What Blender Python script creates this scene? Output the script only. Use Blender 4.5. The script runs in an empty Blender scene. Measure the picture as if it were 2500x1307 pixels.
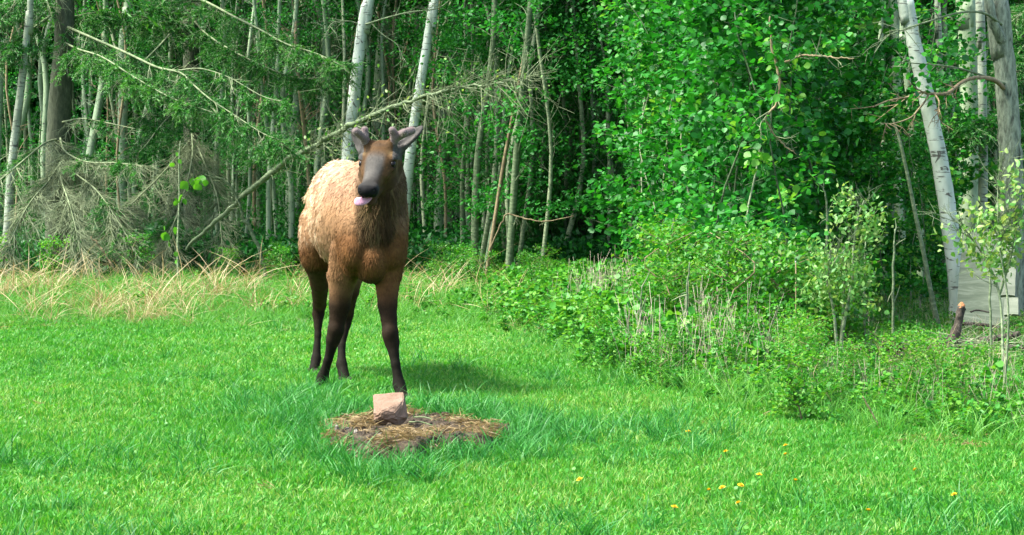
import bpy, math, random
import numpy as np
from mathutils import Vector, Matrix

random.seed(7)
RNG = np.random.default_rng(11)
scene = bpy.context.scene
COL = scene.collection

# ---------------------------------------------------------------- camera, sky, sun, exposure
FPX, CX, CY = 4500.0, 1250.0, 653.5        # photo pixels
CAM_H, HORIZON = 1.30, 470.0
PITCH = math.atan((CY - HORIZON) / FPX)
cam_data = bpy.data.cameras.new("camera")
cam_data.sensor_width = 36.0
cam_data.lens = 36.0 * FPX / 2500.0
cam_data.clip_start, cam_data.clip_end = 0.1, 2000.0
cam = bpy.data.objects.new("camera", cam_data)
cam.location = (0, 0, CAM_H)
cam.rotation_euler = (math.radians(90) - PITCH, 0, 0)
COL.objects.link(cam)
scene.camera = cam

SUN_EL, SUN_AZ = math.radians(58), math.atan2(-1.0, -0.2)   # azimuth measured from +Y towards +X
S = Vector((math.sin(SUN_AZ) * math.cos(SUN_EL), math.cos(SUN_AZ) * math.cos(SUN_EL), math.sin(SUN_EL)))
world = bpy.data.worlds.new("World")
scene.world = world
world.use_nodes = True
wn = world.node_tree
sky = wn.nodes.new("ShaderNodeTexSky")
sky.sky_type = 'NISHITA'
sky.sun_disc = False
sky.sun_elevation = SUN_EL
sky.sun_rotation = SUN_AZ
sky.air_density, sky.dust_density, sky.ozone_density = 1.0, 3.0, 1.0
bg = wn.nodes["Background"]
bg.inputs["Strength"].default_value = 0.15
wn.links.new(sky.outputs["Color"], bg.inputs["Color"])

sun_data = bpy.data.lights.new("sun", 'SUN')
sun_data.energy = 3.9
sun_data.angle = math.radians(10.0)
sun_data.color = (1.0, 0.97, 0.91)
sun = bpy.data.objects.new("sun", sun_data)
sun.rotation_euler = S.to_track_quat('Z', 'Y').to_euler()
sun.location = (-20, 5, 30)
COL.objects.link(sun)

vs = scene.view_settings
vs.view_transform, vs.look, vs.gamma = 'Standard', 'None', 1.0
vs.use_curve_mapping = False
vs.exposure = 1.78
scene.cycles.max_bounces = 5
scene.cycles.diffuse_bounces = 3
scene.cycles.transparent_max_bounces = 5
scene.cycles.diffuse_bounces = 3
scene.cycles.transmission_bounces = 4
scene.cycles.caustics_reflective = scene.cycles.caustics_refractive = False
scene.cycles.use_denoising = True

# ---------------------------------------------------------------- helpers
def W(px, py, Y):
    """photo pixel at distance Y (metres from the camera) -> point in the place"""
    u, v = (px - CX) / FPX, (CY - py) / FPX
    d = np.array([u, math.cos(PITCH) + v * math.sin(PITCH), -math.sin(PITCH) + v * math.cos(PITCH)])
    return np.array([0, 0, CAM_H]) + d * (Y / d[1])

def G(px, py, z=0.0):
    u, v = (px - CX) / FPX, (CY - py) / FPX
    d = np.array([u, math.cos(PITCH) + v * math.sin(PITCH), -math.sin(PITCH) + v * math.cos(PITCH)])
    return np.array([0, 0, CAM_H]) + d * ((z - CAM_H) / d[2])

def unit(a):
    a = np.asarray(a, float)
    return a / np.maximum(np.linalg.norm(a, axis=-1, keepdims=True), 1e-9)

class MB:
    """collects vertices, faces and a per-vertex 'var' value (or colour) into one mesh"""
    def __init__(self):
        self.v, self.f, self.a, self.c, self.n = [], [], [], [], 0
    def add(self, v, f, var=0.5, col=None):
        v = np.asarray(v, np.float32).reshape(-1, 3)
        f = np.asarray(f, np.int32)
        self.v.append(v)
        self.f.append(f + self.n)
        self.a.append(np.broadcast_to(np.asarray(var, np.float32), (len(v),)))
        if col is not None:
            self.c.append(np.broadcast_to(np.asarray(col, np.float32), (len(v), 3)))
        self.n += len(v)
        return self
    def tris(self):
        return sum(len(f) * (f.shape[1] - 2) for f in self.f)
    def mesh(self, name, mat, smooth=True, offset=(0, 0, 0)):
        me = bpy.data.meshes.new(name)
        V = np.concatenate(self.v) - np.asarray(offset, np.float32)
        me.vertices.add(len(V))
        me.vertices.foreach_set("co", V.astype(np.float32).ravel())
        loops = np.concatenate([f.ravel() for f in self.f])
        sizes = np.concatenate([np.full(len(f), f.shape[1], np.int32) for f in self.f])
        starts = np.concatenate([[0], np.cumsum(sizes)[:-1]]).astype(np.int32)
        me.loops.add(len(loops))
        me.loops.foreach_set("vertex_index", loops.astype(np.int32))
        me.polygons.add(len(sizes))
        me.polygons.foreach_set("loop_start", starts)
        me.polygons.foreach_set("loop_total", sizes)
        me.polygons.foreach_set("use_smooth", np.full(len(sizes), smooth, bool))
        at = me.attributes.new("var", 'FLOAT', 'POINT')
        at.data.foreach_set("value", np.concatenate(self.a).astype(np.float32))
        if self.c:
            at = me.attributes.new("coat", 'FLOAT_COLOR', 'POINT')
            c4 = np.ones((len(V), 4), np.float32)
            c4[:, :3] = np.concatenate(self.c)
            at.data.foreach_set("color", c4.ravel())
        me.update(calc_edges=True)
        me.validate()
        if mat:
            me.materials.append(mat)
        return me

def link(name, data, parent=None, loc=None):
    o = bpy.data.objects.new(name, data)
    COL.objects.link(o)
    if parent is not None:
        o.parent = parent
    if loc is not None:
        o.location = [float(q) for q in loc]
    return o

def tag(o, label=None, cat=None, group=None, kind=None):
    if label: o["label"] = label
    if cat: o["category"] = cat
    if group: o["group"] = group
    if kind: o["kind"] = kind
    return o

def empty(name, loc, label=None, cat=None, group=None):
    o = link(name, None, None, loc)
    o.empty_display_size = 0.2
    return tag(o, label, cat, group)

def smooth_path(pts, n):
    """Catmull-Rom through pts, n samples"""
    P = np.asarray(pts, float)
    if len(P) == 2:
        t = np.linspace(0, 1, n)[:, None]
        return P[0] * (1 - t) + P[1] * t
    Q = np.vstack([2 * P[0] - P[1], P, 2 * P[-1] - P[-2]])
    out = []
    for s in np.linspace(0, len(P) - 1 - 1e-6, n):
        i = int(s); t = s - i
        a, b, c, d = Q[i], Q[i + 1], Q[i + 2], Q[i + 3]
        out.append(0.5 * ((2 * b) + (c - a) * t + (2 * a - 5 * b + 4 * c - d) * t * t + (3 * b - a - 3 * c + d) * t ** 3))
    return np.array(out)

def tube(mb, path, radii, sides=6, var=0.5, cap=True, wob=0.0, col=None):
    P = np.asarray(path, float)
    n = len(P)
    R = np.broadcast_to(np.asarray(radii, float), (n,)) if np.ndim(radii) else np.full(n, radii)
    T = np.gradient(P, axis=0) if n > 2 else np.repeat((P[1] - P[0])[None], n, 0)
    T = unit(T)
    ref = np.array([0.0, 0.0, 1.0]) if abs(T[0][2]) < 0.8 else np.array([1.0, 0.0, 0.0])
    A = unit(np.cross(T, ref)); B = np.cross(T, A)
    th = np.arange(sides) * 2 * math.pi / sides
    ring = np.cos(th)[None, :, None] * A[:, None] + np.sin(th)[None, :, None] * B[:, None]
    rr = R[:, None, None] * (1 + (wob * RNG.standard_normal((n, sides, 1)) if wob else 0))
    V = (P[:, None] + ring * rr).reshape(-1, 3)
    i = np.arange(n - 1)[:, None] * sides; j = np.arange(sides)[None]; k = (j + 1) % sides
    F = np.stack([i + j, i + k, i + sides + k, i + sides + j], -1).reshape(-1, 4)
    mb.add(V, F, np.repeat(np.broadcast_to(np.asarray(var, float), (n,)), sides), col)
    if cap:
        c = P[-1] + T[-1] * R[-1] * 0.3
        base = mb.n - sides
        mb.v.append(np.asarray(c, np.float32).reshape(1, 3)); mb.a.append(np.array([np.ravel(var)[-1]], np.float32))
        if col is not None: mb.c.append(np.asarray(col, np.float32).reshape(1, 3))
        mb.f.append(np.array([[base + q, base + (q + 1) % sides, mb.n] for q in range(sides)], np.int32)); mb.n += 1
    return mb

def twigs(mb, segs, r0, r1, var=0.5):
    """many straight 3-sided twigs at once: segs (N,2,3)"""
    segs = np.asarray(segs, float)
    if len(segs) == 0: return
    a, b = segs[:, 0], segs[:, 1]
    T = unit(b - a)
    ref = np.where(np.abs(T[:, 2:3]) < 0.8, np.array([[0, 0, 1.0]]), np.array([[1.0, 0, 0]]))
    A = unit(np.cross(T, ref)); B = np.cross(T, A)
    r0 = np.broadcast_to(r0, (len(segs),))[:, None]; r1 = np.broadcast_to(r1, (len(segs),))[:, None]
    V = []
    for p, r in ((a, r0), (b, r1)):
        for th in (0, 2.094, 4.189):
            V.append(p + r * (math.cos(th) * A + math.sin(th) * B))
    V = np.stack(V, 1).reshape(-1, 3)
    base = np.arange(len(segs))[:, None, None] * 6
    F = (base + np.array([[0, 1, 4, 3], [1, 2, 5, 4], [2, 0, 3, 5]])[None]).reshape(-1, 4)
    mb.add(V, F, np.repeat(np.broadcast_to(var, (len(segs),)), 6))

LEAF = {
    'round': (np.array([[0, 0, 0], [-.36, .2, .05], [-.46, .48, .06], [-.2, .84, .02], [0, 1.0, -.04], [.2, .84, .02], [.46, .48, .06], [.36, .2, .05]]),
              [[0, 4, 3, 2], [0, 2, 1, 1], [0, 6, 5, 4], [0, 7, 6, 6]]),
    'oval': (np.array([[0, 0, 0], [-.27, .35, .05], [-.2, .72, .03], [0, 1.0, -.06], [.2, .72, .03], [.27, .35, .05]]),
             [[0, 3, 2, 1], [0, 5, 4, 3]]),
    'long': (np.array([[0, 0, 0], [-.13, .4, .03], [0, 1.0, -.08], [.13, .4, .03]]), [[0, 2, 1, 1], [0, 3, 2, 2]]),
    'card': (np.array([[0, 0, 0], [-.4, .5, .06], [0, 1, 0], [.4, .5, .06]]), [[0, 3, 2, 1]]),
}
def leaves(mb, pos, d, nrm, size, shape='oval', var=0.5):
    pos = np.asarray(pos, float)
    if len(pos) == 0: return
    d = unit(d); nrm = np.asarray(nrm, float)
    s = unit(np.cross(d, nrm)); u = np.cross(s, d)
    tv, tf = LEAF[shape]
    size = np.broadcast_to(size, (len(pos),))[:, None, None]
    V = pos[:, None] + size * (tv[None, :, 0:1] * s[:, None] + tv[None, :, 1:2] * d[:, None] + tv[None, :, 2:3] * u[:, None])
    k = len(tv); base = np.arange(len(pos))[:, None] * k
    q = [f for f in tf if len(set(f)) == 4]; t = [f[:3] for f in tf if len(set(f)) == 3]
    va = np.repeat(np.broadcast_to(var, (len(pos),)), k)
    n0 = mb.n
    first = True
    for grp in (q, t):
        if not grp: continue
        F = (base[:, :, None] + np.array(grp)[None]).reshape(-1, len(grp[0]))
        if first:
            mb.add(V.reshape(-1, 3), F, va); first = False
        else:
            mb.f.append((F + n0).astype(np.int32))

def rand_dirs(n, up=0.0):
    d = RNG.standard_normal((n, 3)); d[:, 2] += up
    return unit(d)

# ---------------------------------------------------------------- materials
def new_mat(name):
    m = bpy.data.materials.new(name); m.use_nodes = True
    nt = m.node_tree
    return m, nt, nt.nodes["Principled BSDF"], nt.nodes["Material Output"]

def nd(nt, typ, **kw):
    n = nt.nodes.new(typ)
    for k, v in kw.items(): setattr(n, k, v)
    return n

def ramp(nt, stops, fac):
    r = nd(nt, "ShaderNodeValToRGB")
    e = r.color_ramp.elements
    while len(e) < len(stops): e.new(0.5)
    for el, (p, c) in zip(e, stops):
        el.position = p; el.color = (*c, 1)
    nt.links.new(fac, r.inputs[0])
    return r.outputs[0]

def math_node(nt, op, a, b):
    m = nd(nt, "ShaderNodeMath", operation=op)
    for i, x in enumerate((a, b)):
        if isinstance(x, (int, float)): m.inputs[i].default_value = x
        else: nt.links.new(x, m.inputs[i])
    return m.outputs[0]

def leaf_mat(name, stops, trans=0.35, tcol=(1.25, 1.15, 0.6), rough=0.5, instanced=False, rnd=0.35):
    m, nt, P, out = new_mat(name)
    at = nd(nt, "ShaderNodeAttribute", attribute_name="var")
    if instanced:
        oi = nd(nt, "ShaderNodeAttribute", attribute_name="tint", attribute_type='INSTANCER').outputs["Fac"]
    else:
        oi = nd(nt, "ShaderNodeObjectInfo").outputs["Random"]
    f = math_node(nt, 'ADD', at.outputs["Fac"], math_node(nt, 'MULTIPLY', math_node(nt, 'SUBTRACT', oi, 0.5), rnd))
    c = ramp(nt, stops, f)
    nt.links.new(c, P.inputs["Base Color"])
    P.inputs["Roughness"].default_value = rough
    P.inputs["Specular IOR Level"].default_value = 0.35
    tr = nd(nt, "ShaderNodeBsdfTranslucent")
    mul = nd(nt, "ShaderNodeVectorMath", operation='MULTIPLY')
    nt.links.new(c, mul.inputs[0]); mul.inputs[1].default_value = tcol
    nt.links.new(mul.outputs[0], tr.inputs["Color"])
    mix = nd(nt, "ShaderNodeMixShader"); mix.inputs[0].default_value = trans
    nt.links.new(P.outputs[0], mix.inputs[1]); nt.links.new(tr.outputs[0], mix.inputs[2])
    nt.links.new(mix.outputs[0], out.inputs["Surface"])
    return m

def noise_mat(name, stops, scale=(5, 5, 5), detail=6, rough=0.85, bump=0.0, bscale=None, use_var=0.0, dist=0.0):
    m, nt, P, out = new_mat(name)
    tc = nd(nt, "ShaderNodeTexCoord")
    mp = nd(nt, "ShaderNodeMapping"); mp.inputs["Scale"].default_value = scale
    nt.links.new(tc.outputs["Object"], mp.inputs[0])
    no = nd(nt, "ShaderNodeTexNoise"); no.inputs["Scale"].default_value = 1; no.inputs["Detail"].default_value = detail
    no.inputs["Distortion"].default_value = dist; no.inputs["Roughness"].default_value = 0.65
    nt.links.new(mp.outputs[0], no.inputs["Vector"])
    f = no.outputs[0]
    if use_var:
        at = nd(nt, "ShaderNodeAttribute", attribute_name="var")
        f = math_node(nt, 'ADD', f, math_node(nt, 'MULTIPLY', math_node(nt, 'SUBTRACT', at.outputs["Fac"], 0.5), use_var))
    c = ramp(nt, stops, f)
    nt.links.new(c, P.inputs["Base Color"])
    P.inputs["Roughness"].default_value = rough
    P.inputs["Specular IOR Level"].default_value = 0.25
    if bump:
        b = nd(nt, "ShaderNodeBump"); b.inputs["Strength"].default_value = bump; b.inputs["Distance"].default_value = 0.02
        n2 = no
        if bscale:
            n2 = nd(nt, "ShaderNodeTexNoise"); n2.inputs["Scale"].default_value = bscale; n2.inputs["Detail"].default_value = 5
            nt.links.new(tc.outputs["Object"], n2.inputs["Vector"])
        nt.links.new(n2.outputs[0], b.inputs["Height"]); nt.links.new(b.outputs[0], P.inputs["Normal"])
    return m

def birch_mat(name, white, shade, mark, thr=0.6, moss=0.25):
    """pale bark with dark horizontal marks and a green film of algae"""
    m, nt, P, out = new_mat(name)
    tc = nd(nt, "ShaderNodeTexCoord")
    def noise(scale, detail=4, dist=0.0):
        mp = nd(nt, "ShaderNodeMapping"); mp.inputs["Scale"].default_value = scale
        nt.links.new(tc.outputs["Object"], mp.inputs[0])
        n = nd(nt, "ShaderNodeTexNoise"); n.inputs["Scale"].default_value = 1; n.inputs["Detail"].default_value = detail
        n.inputs["Distortion"].default_value = dist
        nt.links.new(mp.outputs[0], n.inputs["Vector"])
        return n.outputs[0]
    basec = ramp(nt, [(0.35, shade), (0.6, white)], noise((6, 6, 3)))
    lent = ramp(nt, [(thr, (0, 0, 0)), (thr + 0.05, (1, 1, 1))], noise((7, 7, 42), 3, 0.3))
    scar = ramp(nt, [(0.66, (0, 0, 0)), (0.7, (1, 1, 1))], noise((9, 9, 9), 2, 1.0))
    castf = ramp(nt, [(0.45, (0, 0, 0)), (0.7, (1, 1, 1))], noise((3, 3, 1.5), 5))
    def mix(fac, a, b, k):
        x = nd(nt, "ShaderNodeMix", data_type='RGBA')
        nt.links.new(math_node(nt, 'MULTIPLY', fac, k), x.inputs[0])
        nt.links.new(a, x.inputs[6])
        if isinstance(b, tuple): x.inputs[7].default_value = (*b, 1)
        else: nt.links.new(b, x.inputs[7])
        return x.outputs[2]
    c = mix(castf, basec, (0.16, 0.24, 0.10), moss)  # camera's green colour cast mixed into the bark in patches
    c = mix(lent, c, mark, 0.85)
    c = mix(scar, c, mark, 0.9)
    nt.links.new(c, P.inputs["Base Color"])
    P.inputs["Roughness"].default_value = 0.7
    b = nd(nt, "ShaderNodeBump"); b.inputs["Strength"].default_value = 0.35; b.inputs["Distance"].default_value = 0.01
    nt.links.new(noise((30, 30, 30)), b.inputs["Height"]); nt.links.new(b.outputs[0], P.inputs["Normal"])
    return m

GR = dict(instanced=True)
M = {}
M['lawn'] = leaf_mat("lawn_blades", [(0.0, (.018, .150, .011)), (0.45, (.043, .255, .018)), (0.8, (.088, .320, .027)), (1.0, (.23, .39, .085))], 0.4, **GR)
M['longgrass'] = leaf_mat("long_grass_blades", [(0.0, (.011, .110, .013)), (0.5, (.026, .200, .026)), (1.0, (.08, .295, .048))], 0.35, **GR)
M['tallgrass'] = leaf_mat("tall_grass_blades", [(0.0, (.020, .138, .012)), (0.5, (.055, .262, .024)), (1.0, (.165, .37, .06))], 0.4, **GR)
M['straw'] = leaf_mat("straw", [(0.0, (.16, .12, .045)), (0.5, (.34, .27, .12)), (1.0, (.52, .44, .25))], 0.25, (1.1, 1.0, 0.8), **GR)
M['weed'] = leaf_mat("weed_leaves", [(0.0, (.015, .128, .011)), (0.5, (.042, .245, .018)), (1.0, (.155, .37, .036))], 0.42, **GR)
M['drystalk'] = leaf_mat("dry_stalks", [(0.0, (.17, .145, .09)), (0.5, (.32, .275, .19)), (1.0, (.48, .43, .32))], 0.05, (1, 1, 1), **GR)
M['farleaf'] = leaf_mat("far_leaves", [(0.0, (0.0049, 0.0700, 0.0110)), (0.5, (0.0138, 0.1450, 0.0198)), (1.0, (0.0368, 0.2200, 0.0330))], 0.35, **GR)
M['aspenleaf'] = leaf_mat("aspen_leaves", [(0.0, (0.0049, 0.0850, 0.0088)), (0.5, (0.0164, 0.1850, 0.0154)), (0.85, (0.0405, 0.2700, 0.0220)), (1.0, (0.1381, 0.3600, 0.0385))], 0.42)
M['shrubleaf'] = leaf_mat("shrub_leaves", [(0.0, (.017, .13, .010)), (0.5, (.046, .245, .015)), (1.0, (.155, .35, .028))], 0.45)
M['willowleaf'] = leaf_mat("willow_leaves", [(0.0, (0.0481, 0.2000, 0.0275)), (0.5, (0.1181, 0.3000, 0.0605)), (1.0, (.27, .38, .12))], 0.4)
M['alderleaf'] = leaf_mat("understory_leaves", [(0.0, (0.0061, 0.0850, 0.0110)), (0.5, (0.0164, 0.1800, 0.0198)), (1.0, (0.0481, 0.2700, 0.0308))], 0.42)
M['needle'] = leaf_mat("spruce_needles", [(0.0, (0.0074, 0.0850, 0.0110)), (0.5, (0.0218, 0.1750, 0.0176)), (1.0, (0.0811, 0.2800, 0.0330))], 0.28)
M['canopy'] = leaf_mat("canopy_leaves", [(0.0, (0.0074, 0.0800, 0.0110)), (1.0, (0.0331, 0.2000, 0.0220))], 0.35)
M['deadtwig'] = noise_mat("dead_twigs", [(0.3, (.075, .11, .045)), (0.7, (.25, .30, .165))], (9, 9, 9), use_var=0.5)
M['greystem'] = noise_mat("grey_stem_bark", [(0.3, (.05, .08, .035)), (0.55, (.13, .175, .09)), (0.75, (.28, .33, .19))], (14, 14, 30), bump=0.3, use_var=0.4)
M['spruce_bark'] = noise_mat("spruce_bark", [(0.3, (.03, .04, .022)), (0.6, (.075, .09, .052)), (0.8, (.14, .16, .10))], (22, 22, 9), bump=0.8)
M['aspen_bark'] = birch_mat("aspen_bark", (.28, .37, .22), (.14, .21, .11), (.05, .05, .035), 0.66, 0.45)
M['birch'] = birch_mat("birch_bark", (.47, .53, .44), (.28, .34, .26), (.045, .04, .03), 0.60, 0.2)
M['birch_old_shaded'] = birch_mat("old_aspen_bark_shaded", (.30, .34, .26), (.15, .19, .12), (.05, .05, .04), 0.58, 0.3)  # mottled bark, darkened so the wood's shade is in its colour
M['poplar_rough'] = noise_mat("rough_poplar_bark", [(0.32, (.035, .04, .028)), (0.45, (.13, .16, .11)), (0.6, (.24, .285, .20)), (0.8, (.33, .37, .28))], (26, 26, 8), bump=0.9, detail=8)
M['brownstem'] = noise_mat("brown_stem_bark", [(0.3, (.10, .075, .04)), (0.7, (.30, .24, .13))], (20, 20, 20), use_var=0.4)
# ---------------------------------------------------------------- ground
BX = np.array([-14, -9, -5.1, -2.2, -1.0, -0.2, 0.17, 0.56, 1.14, 1.70, 2.53, 3.6, 6.0])
BY = np.array([17.6, 17.4, 17.2, 16.8, 17.4, 17.0, 15.8, 12.6, 11.3, 10.2, 9.1, 8.0, 6.5])
def lawn_edge(x):
    return np.interp(x, BX, BY)

def hash_noise(x, y, s, seed=0):
    """smooth value noise for height and density variation"""
    r = np.random.default_rng(seed).random((64, 64))
    u, v = np.asarray(x) / s + 31.7, np.asarray(y) / s + 17.3
    i, j = np.floor(u).astype(int), np.floor(v).astype(int)
    a, b = u - i, v - j
    a, b = a * a * (3 - 2 * a), b * b * (3 - 2 * b)
    g = lambda p, q: r[p % 64, q % 64]
    return (g(i, j) * (1 - a) + g(i + 1, j) * a) * (1 - b) + (g(i, j + 1) * (1 - a) + g(i + 1, j + 1) * a) * b

MC = np.array([-0.50, 9.55])                      # middle of the bare earth mound
def mound_r(x, y):
    """0 at the middle, 1 at the rim of the mound"""
    dx, dy = (np.asarray(x) - MC[0]) / 0.50, (np.asarray(y) - MC[1]) / 0.95
    th = np.arctan2(dy, dx)
    return np.hypot(dx, dy) / (1 + 0.10 * np.sin(3 * th + 1) + 0.07 * np.sin(7 * th) + 0.05 * np.sin(13 * th + 2))
def mound_h(x, y):
    r = mound_r(x, y)
    dy = (np.asarray(y) - MC[1]) / 0.95
    steep = np.where(dy < 0, 0.16, 0.45)          # the near side breaks off steeply
    t = np.clip((1.0 - r) / steep, 0, 1)
    top = 0.092 - 0.045 * np.clip(dy, -1, 1) - 0.03 * np.clip(1 - r * 1.6, 0, 1)
    return top * t * t * (3 - 2 * t) + (0.022 * (hash_noise(x, y, 0.045, 5) - 0.5) + 0.012 * (hash_noise(x, y, 0.02, 7) - 0.5)) * (r < 1.1) + 0.03 * (hash_noise(x, y, 0.15, 6) - .5) * (r < 1.0)
def ground_h(x, y):
    x, y = np.asarray(x, float), np.asarray(y, float)
    return 0.03 * (hash_noise(x, y, 1.3, 1) - 0.5) * np.clip((y - 5) / 4, 0, 1)

xs = np.concatenate([[-400, -120, -40], np.arange(-16, 16.01, 0.5), [40, 120, 400]])
ys = np.concatenate([[-300, -60, -10], np.arange(0, 66, 0.5), [90, 200, 700]])
XX, YY = np.meshgrid(xs, ys, indexing='ij')
gv = np.stack([XX, YY, ground_h(XX, YY)], -1).reshape(-1, 3)
nx, ny = len(xs), len(ys)
I, J = np.meshgrid(np.arange(nx - 1), np.arange(ny - 1), indexing='ij')
gf = np.stack([I * ny + J, (I + 1) * ny + J, (I + 1) * ny + J + 1, I * ny + J + 1], -1).reshape(-1, 4)
M['soil'] = noise_mat("soil_and_thatch", [(0.3, (.035, .05, .018)), (0.55, (.07, .10, .03)), (0.75, (.16, .15, .07))], (3, 3, 3), bump=0.5, bscale=40)
ground = link("ground", MB().add(gv, gf).mesh("ground", M['soil']))
tag(ground, "flat ground of soil and grass thatch under the lawn", "ground", kind="structure")

# bare earth mound the mineral rock lies on
n = 170
mx, my = np.meshgrid(np.linspace(-1.15, 0.12, n), np.linspace(8.45, 10.75, n), indexing='ij')
mz = mound_h(mx, my) + ground_h(mx, my) - 0.03 * (mound_r(mx, my) > 1.04) + 0.002
I, J = np.meshgrid(np.arange(n - 1), np.arange(n - 1), indexing='ij')
mf = np.stack([I * n + J, (I + 1) * n + J, (I + 1) * n + J + 1, I * n + J + 1], -1).reshape(-1, 4)
M['dirt'] = noise_mat("bare_dirt", [(0.3, (.016, .012, .007)), (0.5, (.045, .033, .019)), (0.68, (.10, .075, .045))], (18, 18, 18), bump=0.9, bscale=60)
mound = link("dirt_mound", MB().add(np.stack([mx, my, mz], -1).reshape(-1, 3), mf).mesh("dirt_mound", M['dirt']))
tag(mound, "low worn mound of bare brown earth in the lawn under the mineral rock", "mound", kind="structure")

# ---------------------------------------------------------------- scattered ground cover
SRC = {}
def source(name, mb, mat, kind):
    o = bpy.data.objects.new(name, mb.mesh(name, mat))
    SRC.setdefault(kind, bpy.data.collections.new("src_" + kind)).objects.link(o)

def scatter(name, kind, P, scale, rz=None, tilt=0.12, tint=None, idx=None):
    N = len(P)
    me = bpy.data.meshes.new(name)
    me.vertices.add(N); me.vertices.foreach_set("co", np.asarray(P, np.float32).ravel())
    nsrc = len(SRC[kind].objects)
    rot = np.stack([RNG.normal(0, tilt, N), RNG.normal(0, tilt, N), RNG.random(N) * 6.283 if rz is None else rz], -1)
    sc = np.asarray(scale, float)
    if sc.ndim < 2: sc = np.repeat(np.broadcast_to(sc, (N,))[:, None], 3, 1)
    for an, ty, key, arr in (("rot", 'FLOAT_VECTOR', "vector", rot), ("scl", 'FLOAT_VECTOR', "vector", sc),
                             ("idx", 'INT', "value", RNG.integers(0, nsrc, N) if idx is None else idx),
                             ("tint", 'FLOAT', "value", RNG.random(N) if tint is None else tint)):
        a = me.attributes.new(an, ty, 'POINT')
        a.data.foreach_set(key, np.asarray(arr, np.int32 if ty == 'INT' else np.float32).ravel())
    o = link(name, me)
    ng = bpy.data.node_groups.new("scatter_" + name, 'GeometryNodeTree')
    ng.interface.new_socket("Geometry", in_out='INPUT', socket_type='NodeSocketGeometry')
    ng.interface.new_socket("Geometry", in_out='OUTPUT', socket_type='NodeSocketGeometry')
    gi, go = ng.nodes.new("NodeGroupInput"), ng.nodes.new("NodeGroupOutput")
    ci = ng.nodes.new("GeometryNodeCollectionInfo")
    ci.inputs["Collection"].default_value = SRC[kind]
    ci.inputs["Separate Children"].default_value = True
    ci.inputs["Reset Children"].default_value = True
    ip = ng.nodes.new("GeometryNodeInstanceOnPoints")
    ip.inputs["Pick Instance"].default_value = True
    def named(nm, ty):
        q = ng.nodes.new("GeometryNodeInputNamedAttribute"); q.data_type = ty; q.inputs["Name"].default_value = nm
        return next(s for s in q.outputs if s.enabled and s.name == "Attribute")
    e2r = ng.nodes.new("FunctionNodeEulerToRotation")
    L = ng.links.new
    L(gi.outputs[0], ip.inputs["Points"]); L(ci.outputs[0], ip.inputs["Instance"])
    L(named("idx", 'INT'), ip.inputs["Instance Index"])
    L(named("rot", 'FLOAT_VECTOR'), e2r.inputs[0]); L(e2r.outputs[0], ip.inputs["Rotation"])
    L(named("scl", 'FLOAT_VECTOR'), ip.inputs["Scale"]); L(ip.outputs[0], go.inputs[0])
    md = o.modifiers.new("scatter", 'NODES'); md.node_group = ng
    return o

def blades(mb, n, rad, h, w, bend, var=(0.2, 0.8), segs=3):
    """n curved grass blades in a tuft of radius rad"""
    a, r = RNG.random(n) * 6.283, rad * np.sqrt(RNG.random(n))
    base = np.stack([r * np.cos(a), r * np.sin(a), np.zeros(n)], -1)
    H = h * (0.55 + 0.6 * RNG.random(n)); Bn = bend * (0.3 + RNG.random(n)); th = RNG.random(n) * 6.283
    d = np.stack([np.cos(th), np.sin(th), np.zeros(n)], -1); s = np.stack([-np.sin(th), np.cos(th), np.zeros(n)], -1)
    tw = RNG.random(n) * 3.14
    s = np.cos(tw)[:, None] * s + np.sin(tw)[:, None] * d
    rows = []
    for k in range(segs):
        t = k / segs
        c = base + d * (Bn * H * t * t)[:, None] + np.array([0, 0, 1.0]) * (H * (t - 0.35 * np.minimum(Bn, 1.2) * t * t))[:, None]
        ww = (w * (1 - 0.55 * t) * 0.5)
        rows += [c - s * ww, c + s * ww]
    t = 1.0
    rows.append(base + d * (Bn * H)[:, None] + np.array([0, 0, 1.0]) * (H * (1 - 0.35 * np.minimum(Bn, 1.2)))[:, None])
    V = np.stack(rows, 1); k = V.shape[1]
    b = np.arange(n)[:, None, None] * k
    q = np.array([[2 * i, 2 * i + 1, 2 * i + 3, 2 * i + 2] for i in range(segs - 1)])
    va = np.repeat(var[0] + (var[1] - var[0]) * RNG.random(n), k)
    n0 = mb.n
    mb.add(V.reshape(-1, 3), (b + q[None]).reshape(-1, 4), va)
    mb.f.append((b[:, :, 0] + np.array([[2 * segs - 2, 2 * segs - 1, 2 * segs]]) + n0).astype(np.int32))

def disc_leaves(mb, n, rad, zr, size, shape='round', var=(0.3, 0.9), up=1.6):
    a, r = RNG.random(n) * 6.283, rad * np.sqrt(RNG.random(n))
    pos = np.stack([r * np.cos(a), r * np.sin(a), zr[0] + (zr[1] - zr[0]) * RNG.random(n)], -1)
    d = rand_dirs(n); d[:, 2] *= 0.35
    leaves(mb, pos, d, rand_dirs(n, up), size * (0.6 + 0.7 * RNG.random(n)), shape, var[0] + (var[1] - var[0]) * RNG.random(n))

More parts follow.
